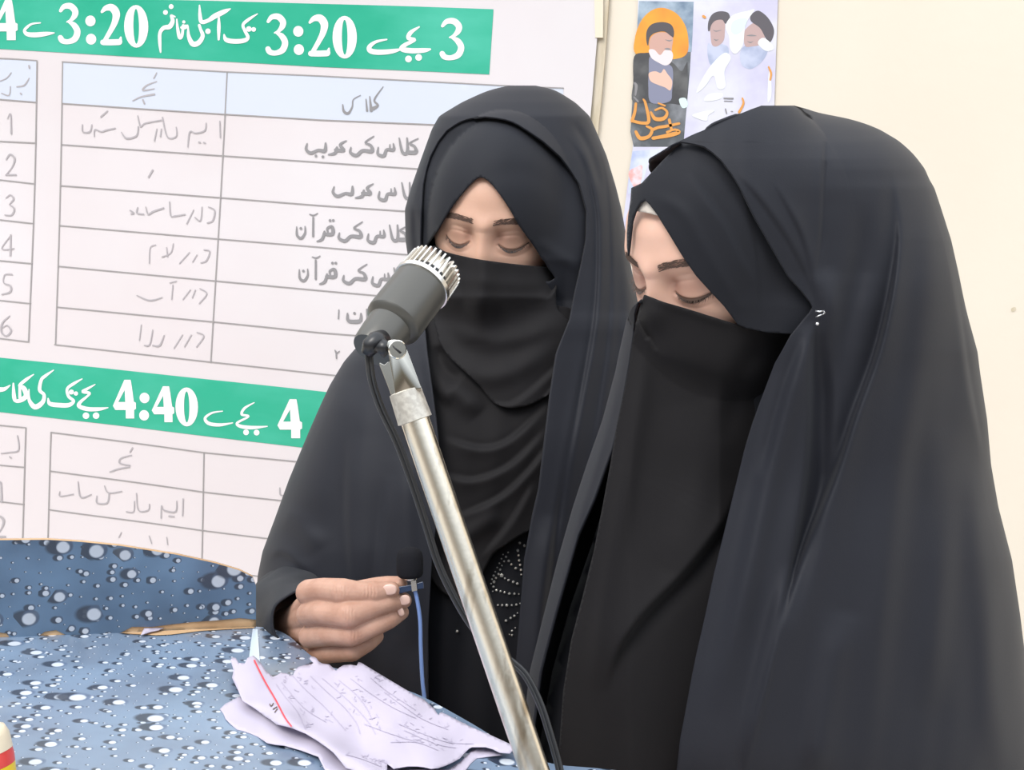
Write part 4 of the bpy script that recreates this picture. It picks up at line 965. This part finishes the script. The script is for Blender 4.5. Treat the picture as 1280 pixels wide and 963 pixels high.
openB = [(100,853,853),(177.5,851,851),(178,848,858),(180,844,869),(183,838,880),(190,829,890),(200,815,901),(205,812,905),(220,807,916),(235,812,925),(255,826,935),(275,832,945),(310,839,965),(330,836,976),(345,832,985),(365,818,1003),(378,801,1013),(385,795,1016),(392,793,1012),(402,793,1003),(420,791,988),(455,786,968),(500,778,951),(531,772,940),(561,765,931),(625,742,915),(670,722,904),(719,708,892),(767,694,882),(820,680,870),(840,675,866),(925,664,850),(963,660,846),(1900,560,700)]
RB = Ring(silB, depB)
foldsB = [([(1033,160),(1031,220),(1028,290),(1022,350)], -.0022, 3.5, 'r'), ([(1033,165),(1031,270),(1028,350)], .0018, 18, 's', 1),
    ([(920,215),(950,250),(985,300),(1008,345),(1020,385)], .003, 12, 's', -1), ([(965,225),(1000,290),(1014,340),(1021,385)], .004, 9, 's', -1),
    ([(1112,200),(1122,300),(1102,420),(1068,520),(1045,590),(997,710),(947,889),(912,1020)], .013, 46, 's', -1),
    ([(1080,250),(1075,340),(1050,430),(1035,540),(1022,640)], -.006, 16, 'r'),
    ([(1150,230),(1166,330),(1152,450),(1120,600),(1095,800),(1085,980)], .007, 24, 'r'), ([(1183,270),(1197,370),(1212,480),(1234,590)], .007, 12, 's', 1),
    ([(1215,560),(1228,700),(1240,860),(1245,980)], .007, 20, 'r'), ([(1180,520),(1175,700),(1165,900)], .006, 24, 'r'), ([(1060,760),(1035,880),(1020,980)], .006, 20, 'r'),
    ([(1021,400),(1014,450),(1008,592),(980,760),(930,980)], .009, 22, 's', 1), ([(1012,405),(992,480),(962,600),(930,740),(893,900)], .008, 16, 'r'), ([(1005,410),(975,500),(950,600)], -.003, 7, 'r'),
    ([(1024,410),(1028,520),(1018,640),(985,790)], -.009, 13, 'r'), ([(1030,330),(1040,400),(1042,500),(1030,600)], .006, 14, 'r'), ([(990,700),(955,830),(925,960)], .005, 10, 'r'),
    ([(785,400),(770,480),(750,560),(722,650),(695,760),(672,860)], .004, 6, 'r')]
womanB = empty('person', tuple(P(970, 560, 1.0)*np.array([1,1,0])), 'person in black cloak and long plain face veil at the right, looking down', 'person')
ys = np.r_[np.arange(132, 176, 1.5), np.arange(176, 200, 1.0), np.arange(200, 440, 2.5), np.arange(440, 980, 3.2), np.arange(1000, 1901, 45)]
cloak('mantle', RB, openB, HB, foldsB, M['black'], womanB, ys, [(100,0),(178,0),(186,10),(205,28),(240,42),(350,42),(370,18),(384,0),(2000,0)], nf=(190, 40, 40), grow=.0135, st=.0005)
innB = [(789,235),(802,229),(814,216),(828,201),(840,189),(852,178),(870,176),(890,180),(912,192),(930,212),(950,245),(970,285),(990,320),(1010,352),(1028,380),(1018,415),(990,418),(960,416),(935,411),
        (922,406),(905,383),(889,366),(870,345),(854,322),(837,294),(821,268),(812,256),(806,250),(800,254),(795,262),(790,277),(788,294),(786.5,309),(785,320),(783.5,309),(783.5,292),(785,270),(788,250)]
foldIB = [([(858,212),(887,252),(910,284),(929,324),(948,357)], .0026, 22, 's', 1), ([(929,235),(938,275),(947,341),(950,400)], .0016, 14, 's', 1), ([(868,190),(905,215),(935,260),(960,310),(985,360)], -.0015, 7, 'r'), ([(800,240),(850,262),(880,310),(910,360),(930,395)], .0012, 9, 'r')]
hoodB = patch('inner_hood', innB, 2.6, layer(RB, HB, .007, .0075, foldIB, .00025), M['black2'], womanB, thick=.0014)
veilB = [(805,369),(817,373),(830,378),(850,384),(870,390),(895,398),(920,406),(940,411),(970,416),(1005,420),(1005,450),(985,500),(962,560),(940,640),(918,740),(895,860),(880,963),(878,1100),(690,1100),(697,963),(704,864),(714,800),(729,743),(742,690),(753,634),(763,580),(771,531),(780,490),(786,458),(791,425),(797,395),(800,382)]
foldVB = [([(925,600),(905,655),(860,715),(807,770),(775,815),(757,870)], .011, 40, 's', 1), ([(850,500),(870,620),(840,720)], .003, 30, 'r'), ([(810,400),(800,500),(780,620),(755,760),(735,900)], .0035, 12, 'r'), ([(960,425),(925,470),(905,560)], -.003, 14, 'r'), ([(805,372),(870,394),(925,410)], .0008, 4, 'r')]
def veilB_f(px, py):
    hang = .885+np.clip(px-790, -200, 400)*.00005+np.clip(py-450, 0, 600)*.00002+.03*np.clip((px-900)/100, 0, 1)
    hang = hang+.055*np.clip((790-px)/90, 0, 1)**1.4
    e = HB.ell(px, py, .0085)
    top = np.clip((py-(370+(px-805)*.30))/70, 0, 1); top = top*top*(3-2*top)
    e = np.where(e > 5, hang, e)
    d = e*(1-top)+smin(hang, HB.ell(px, py, .019), .012)*top
    d = d-.009*gau(px-812, 20)*gau(py-394, 22)
    return P(px, py, d-fold_field(px, py, foldVB)-streak(px, py, .0005, .03, .25))
patch('face_veil', veilB, 3.0, veilB_f, M['veil'], womanB, thick=.001)
def dressB_f(x, y):
    W = layer(RB, None, .045, 0, [([(880,700),(850,830),(830,960)], .006, 20, 'r')], .001)(x, y); return np.c_[W[:, :2], np.maximum(W[:,2], .01)]
patch('dress', [(806,440),(1000,440),(975,560),(950,660),(930,800),(900,963),(760,1900),(560,1900),(668,963),(690,840),(712,760),(740,680),(768,590),(792,480)], 14, dressB_f, M['dress'], womanB, thick=.001)
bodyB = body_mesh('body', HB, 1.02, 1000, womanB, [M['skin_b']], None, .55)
brows(HB, bodyB, .0195, .0005, 8, M['hair'], tmax=(-.1, 1)); lashes(HB, bodyB, 9, M['hair'], .0095)
patch('underscarf', [(795,264),(800,257),(807,248),(815,256),(823,270),(812,267),(803,265)], 2.5, lambda x, y: P(x, y, (lambda e: np.where(e > 5, .915, e))(HB.ell(x, y, .0045))), M['underscarf'], womanB, thick=.0008)
# safety pin
def pinpt(x, y, o_=.004):
    d = smin(RB.depth(np.array([x]), np.array([y])), HB.ell(np.array([x]), np.array([y]), .016), .01)[0]; return Vector(P(x, y, d-o_-.006))
bm = bmesh.new()
tube(bm, [pinpt(1019.5,389), pinpt(1024,389.6,.006), pinpt(1029,388.8)], .0006, 8); tube(bm, [pinpt(1020,396.5), pinpt(1024,394.5,.006), pinpt(1028.5,393)], .0005, 8); ball(bm, pinpt(1021.5,405,.004), .0013, 2)
tube(bm, [pinpt(1029,388.8), pinpt(1031,391,.003), pinpt(1028.5,393)], .0005, 8)
from_bm('safety_pin', bm, M['pin'], womanB)

# ================================================================== stand microphone
mic = empty('stand_microphone', tuple(P(668, 1030, .735)*np.array([1,1,0])+np.array([0,0,TABLE_Z])), 'grey and silver microphone on a slanted metal stand at the front of the desk', 'microphone')
MD = .77; mk = MD/F
rim = V(526.5, 357.5, MD); axp = V(490, 404.8, MD-43*mk); ax = (rim-axp).normalized(); R0 = 36.2*mk; Lb = (rim-axp).length
head_o = axp
bm = bmesh.new(); lathe(bm, axp, ax, [(0,R0*.93),(.0012,R0*.985),(.003,R0),(Lb-.001,R0*1.0)], 64); autosmooth(from_bm('mic_body', bm, M['mic_grey'], mic), 28)
bm = bmesh.new(); nk = -ax
lathe(bm, axp+ax*.001, nk, [(0,R0*.985),(.0008,R0*.96),(.0032,R0*.80),(.0036,R0*.765),(.0039,R0*.79),(.0050,R0*.785),(.014,R0*.765),(.024,R0*.72),(.026,R0*.68)], 64); autosmooth(from_bm('mic_neck', bm, M['mic_grey'], mic), 28)
bm = bmesh.new(); lathe(bm, rim, ax, [(-.0015,R0*1.0),(-.0012,R0*1.05),(.0018,R0*1.06),(.0022,R0*.95)], 64); autosmooth(from_bm('rim_ring', bm, M['silver'], mic), 60)
gl = .0185
bm = bmesh.new(); lathe(bm, rim, ax, [(.002,R0*.86),(gl*.9,R0*.84),(gl*.98,R0*.74),(gl*1.02,R0*.3),(gl*1.02,.0005)], 64); autosmooth(from_bm('grille_core', bm, M['silver'], mic), 60)
a_, u_, v_ = frame_of(ax); nb_ = 32
bm = bmesh.new(); bm2 = bmesh.new()
for i in range(nb_):
    t = 2*math.pi*i/nb_; rd = u_*math.cos(t)+v_*math.sin(t); tg = -u_*math.sin(t)+v_*math.cos(t)
    for lo, hi, rb0, rb1, hw_ in ((.002, gl, .86, 1.03, .0011),):
        c8 = []
        for L_ in (lo, hi):
            r1 = R0*rb1*(1.0 if L_ == lo else .97)
            c8 += [rim+a_*L_+rd*R0*.80-tg*hw_*.8, rim+a_*L_+rd*r1-tg*hw_*.55, rim+a_*L_+rd*r1+tg*hw_*.55, rim+a_*L_+rd*R0*.80+tg*hw_*.8]
        box_pts(bm, c8)
    t2 = t+math.pi/nb_; rd = u_*math.cos(t2)+v_*math.sin(t2); tg = -u_*math.sin(t2)+v_*math.cos(t2); hw_ = .00115
    c8 = []
    for L_ in (.0032, .0068): c8 += [rim+a_*L_+rd*R0*.84-tg*hw_, rim+a_*L_+rd*R0*.885-tg*hw_, rim+a_*L_+rd*R0*.885+tg*hw_, rim+a_*L_+rd*R0*.84+tg*hw_]
    box_pts(bm2, c8)
fins = from_bm('grille_fins', bm, M['silver'], mic, False); from_bm('grille_slots', bm2, M['mic_black'], fins, False)
# connector and cable
ce = axp-ax*.030; cj = V(464, 428, MD-.052)
bm = bmesh.new(); tube(bm, [V(479,425,MD-.045), V(470,428,MD-.050), V(463,433,MD-.052), V(459.5,441,MD-.050)], [R0*.34,R0*.36,R0*.30,R0*.22], 24); tube(bm, [V(474,430,MD-.058), V(486,440,MD-.058)], [R0*.26, R0*.24], 16)
from_bm('cable_connector', bm, M['mic_black'], mic)
# swivel clip
po_ = MD-.052
def clipbox(bm, pts, d, th):
    fr = [V(x, y, d) for x, y in pts]; bk_ = [V(x, y, d+th) for x, y in pts]; n = len(fr)
    a = [bm.verts.new(p) for p in fr]; b = [bm.verts.new(p) for p in bk_]; bm.faces.new(a); bm.faces.new(b[::-1])
    for i in range(n): bm.faces.new((a[i], a[(i+1)%n], b[(i+1)%n], b[i]))
bm = bmesh.new(); clipbox(bm, [tuple(p) for p in catmull([(484,430),(490,425),(499,426),(506,432),(510,441),(518,462),(526,484),(526,488),(510,488),(496,495),(492,478),(488,456)], 4, True)], po_-.010, .009)
o = from_bm('swivel_fork', bm, M['chrome'], mic, False); bv = o.modifiers.new('b', 'BEVEL'); bv.width = .0012; bv.segments = 3; o.data.polygons.foreach_set('use_smooth', [True]*len(o.data.polygons))
bm = bmesh.new(); clipbox(bm, [tuple(p) for p in catmull([(474,454),(480,456),(487,452),(490,462),(494,480),(497,500),(492,502),(486,486),(479,468)], 4, True)], po_-.001, .006)
o = from_bm('swivel_fork', bm, M['chrome'], mic, False); bv = o.modifiers.new('b', 'BEVEL'); bv.width = .001; bv.segments = 3
sc_o = V(496, 437, po_-.0105); sax = (V(496, 437, po_-.02)-sc_o).normalized()+Vector(RT)*.25
bm = bmesh.new(); lathe(bm, sc_o, sax, [(0,.0056),(.0016,.0056),(.0022,.0050)], 32)
scr = autosmooth(from_bm('pivot_screw', bm, M['chrome'], mic), 40)
bm = bmesh.new(); tube(bm, [V(490.5,432.5,po_-.0132), V(501.5,441.5,po_-.0132)], .0006, 6); from_bm('screw_slot', bm, M['mic_black'], scr)
# coupler + pole
pt = V(506, 488, MD-.055); pb_ = V(668, 963, MD-.055); pax = (pb_-pt).normalized(); pr = 18.2*(MD-.055)/F
Lc = (V(520,526,MD-.055)-pt).length
bm = bmesh.new(); lathe(bm, pt, pax, [(0,pr*.9),(.0006,pr*1.13),(Lc*.86,pr*1.20),(Lc*.98,pr*1.22),(Lc,pr*1.05)], 48); autosmooth(from_bm('coupler', bm, M['coupler'], mic), 50)
tz = (TABLE_Z+.014-pt.z)/pax.z
bm = bmesh.new(); lathe(bm, pt, pax, [(Lc*.9,pr),(tz,pr*1.02)], 48); pole = autosmooth(from_bm('pole', bm, M['pole'], mic), 50)
pe = pt+pax*tz
bm = bmesh.new(); lathe(bm, (pe.x, pe.y, TABLE_Z+.0005), (0,0,1), [(0,.052),(.006,.052),(.010,.045),(.016,.020),(.020,.017)], 56); autosmooth(from_bm('stand_base', bm, M['coupler'], mic), 50)
# cable
cab = [(461,436,.725),(462,455,.725),(466,480,.730),(477,512,.737),(496,552,.742),(514,600,.745),(532,655,.748),(548,705,.750),(567,745,.752),(588,780,.756),(612,808,.758),(640,828,.758),(658,846,.757),(675,880,.755),(688,920,.752),(699,960,.749),(704,990,.745),(700,1020,.742)]
bm = bmesh.new()
cp = catmull([list(P(*p)) for p in cab], 6)
dirs = np.gradient(cp, axis=0); dirs /= np.linalg.norm(dirs, axis=1)[:, None]; side_ = np.cross(dirs, FW); side_ /= np.linalg.norm(side_, axis=1)[:, None]
for s in (-1, 1): tube(bm, cp+side_*s*.0011, .0014, 12)
from_bm('microphone_cable', bm, M['cable'], mic)

# ================================================================== clip microphone
lav = empty('clip_microphone', tuple(P(513, 740, HD)), 'small clip-on microphone with black foam cap held between finger and thumb', 'microphone')
LD = HD-.002
bm = bmesh.new(); ta, tb = V(512.5,722.5,LD), V(512,684,LD); la = (tb-ta).normalized(); Lh = (tb-ta).length; rf_ = 16.8*LD/F
prof = [(0,rf_*.72),(Lh*.05,rf_*.88),(Lh*.14,rf_*.98),(Lh*.40,rf_),(Lh*.66,rf_*.99),(Lh*.82,rf_*.90),(Lh*.93,rf_*.68),(Lh*.985,rf_*.38),(Lh,rf_*.08)]
lathe(bm, ta, la, prof, 40); from_bm('foam_cap', bm, M['foam'], lav)
bm = bmesh.new(); lathe(bm, V(513.5,727,LD), la, [(0,.0036),(.001,.0048),(.0022,.0052),(.003,.0048),(.004,.0048)], 32); autosmooth(from_bm('metal_collar', bm, M['silver'], lav), 50)
bm = bmesh.new(); clipbox(bm, [(497,734),(512,731.5),(529,727),(530,736),(514,739),(498,743)], LD-.004, .007); o = from_bm('clip', bm, M['navy'], lav, False); bv = o.modifiers.new('b', 'BEVEL'); bv.width = .0007; bv.segments = 2
bm = bmesh.new(); clipbox(bm, [(513.5,727),(520,726),(521.5,738.5),(515,740)], LD-.0052, .009); from_bm('clip_band', bm, M['silver'], lav, False)
bm = bmesh.new(); tube(bm, catmull([list(P(*p)) for p in ((518,738,LD),(521,748,LD),(525,775,LD+.002),(526,810,LD+.004),(528,850,LD+.006),(531,880,LD+.008),(533,930,LD+.010),(530,1000,LD+.02))], 6), .00165, 12)
from_bm('blue_cable', bm, M['bluecable'], lav); 

# ================================================================== papers
top_px = [(288,825),(291,822),(295,823),(298,829),(306,829.6),(309,823),(313,821),(317,820),(323,825),(328,832),(332,838),(341,846.5),(347,844),(351,841),(357,842),(362,844),(366,845),(368,840),(373,834),(379,832),(389,831),(392,829),(387,824),(388,821),(392,821),(395.6,823),(399,828),(402,829.6),(412,831),(416,835),(420,839),(424,835),(429,832),(438,831),(446,832.5),(448,828),(452,829),(470,840),(495,855),(520,870),(530,874.5),(543,886.6),(548,894.5),(550,891),(553,891),(589,909),(615,920),(641,932),(642,937),(637.5,942),(625,941),(616,936.5),(607,934),(598,934),(590,934),(586,936),(580,942),(575,948),(566,953),(557,957),(548,960),(539,961),(530,959),(521,958),(510,958),(498,960),(492,961),(487,957),(484,955),(484,962),(478,972),(462,972),(442,963),(432,960),(424,950),(417,941),(408,934),(398,927),(382,917),(364,910),(345,905.6),(338,900),(330,895),(316,884),(303,876),(298,864),(290,847.6),(292,838)]
low_px = [(275,886.6),(282,880),(290,876),(299,871),(310,876),(330,890),(350,898),(380,905),(400,918),(425,935),(460,950),(500,962),(560,962),(576,952),(590,938),(600,935),(612,937),(622,941),(628,944),(610,946),(596,948),(588,955),(580,966),(560,985),(500,992),(440,985),(406,962),(398,946),(376,938),(355,932),(344,931),(334,929),(322,921),(313,917),(304,914),(296,912),(288,905),(282,899),(279,892)]
def hfield(px, py, top):
    u = (px-285)/360
    h = .0016+(.0035 if top else 0)
    h = h+.004*np.exp(-((px-300)/25)**2-((py-835)/30)**2)*(1 if top else 0)+.0045*np.exp(-((px-(330+(py-880)*1.6))/20)**2)*(1 if top else .2)*np.clip((py-870)/20, 0, 1)
    h = h+.0016*np.sin(px*.045-py*.03)+.0010*np.sin(px*.09+py*.05)
    if top: h = h+.0011*np.abs(np.sin(px*.031+py*.052))+.0008*np.abs(np.sin(px*.055-py*.021+1))
    return np.maximum(h, .0006 if not top else .0022)
def papf(top, lift=0):
    def f(px, py):
        W = on_table(px, py); h = hfield(px, py, top)+lift
        r = ray(px, py); return W - r/np.abs(r[:,2:3])*h[:, None]*1.0
    return f
pap = patch('paper_sheet', top_px, 4, papf(True), M['paper'], None, thick=.0005)
tag(pap, 'crumpled white handwritten sheet with torn edges and a red line, uppermost on the desk', 'paper')
pap2 = patch('paper_sheet', low_px, 4, papf(False), M['paper'], None, thick=.0005)
tag(pap2, 'white sheet lying underneath the handwritten page, its fold showing at the left', 'paper')
acc = [[], [], []]; rg = random.Random(4)
lines = [[(363,842),(383,863),(403,881),(418,897),(432,913)],[(388,845),(410,866),(432,886),(446,905),(450,918)],[(403,848),(422,864),(446,886),(462,905),(469,918)],[(423,850),(445,868),(458,885),(465,900)],[(438,848),(462,866),(490,884),(520,898)],
         [(463,847),(485,865),(520,888)],[(480,865),(500,880),(530,900),(560,912)],[(345,855),(358,873),(372,890),(382,912)],[(352,853),(380,885),(408,903)],[(498,905),(530,918),(560,928),(592,930)],[(432,943),(455,950),(475,958)],[(488,928),(520,928),(548,938)],[(455,905),(490,918),(530,930)],[(505,913),(545,930),(570,935)]]
for L_ in lines: ribbon(acc, L_, .6, 4)
for i in range(140):
    L_ = lines[rg.randrange(len(lines))]; c = catmull(L_, 6); p = c[rg.randrange(len(c))]+np.array([rg.uniform(1, 7), rg.uniform(-6, 0)])
    if not inside(np.array([p[0]]), np.array([p[1]]), top_px)[0] or p[0] < 345: continue
    ribbon(acc, [(p[0]+rg.uniform(-3.5,3.5), p[1]+rg.uniform(-3,3)) for _ in range(rg.choice((2,3)))], rg.uniform(.4,.8), 3)
flush('handwriting', acc, papf(True, .0005), M['ink'], pap)['kind'] = 'stuff'
acc = [[], [], []]; ribbon(acc, [(318,826),(330,850),(345,876),(356,897),(364,908)], 2.0, 6); flush('red_line', acc, papf(True, .0005), M['red'], pap)
acc = [[], [], []]
for st in ([(337,880,1),(339,883,1.4),(342,879,1)], [(341,887,1.2),(346,884,1.4)], [(343,891,1),(347,886,1.2)]): ribbon(acc, st, 1.2, 4)
flush('handwriting', acc, papf(True, .0005), M['hair'], pap)['kind'] = 'stuff'
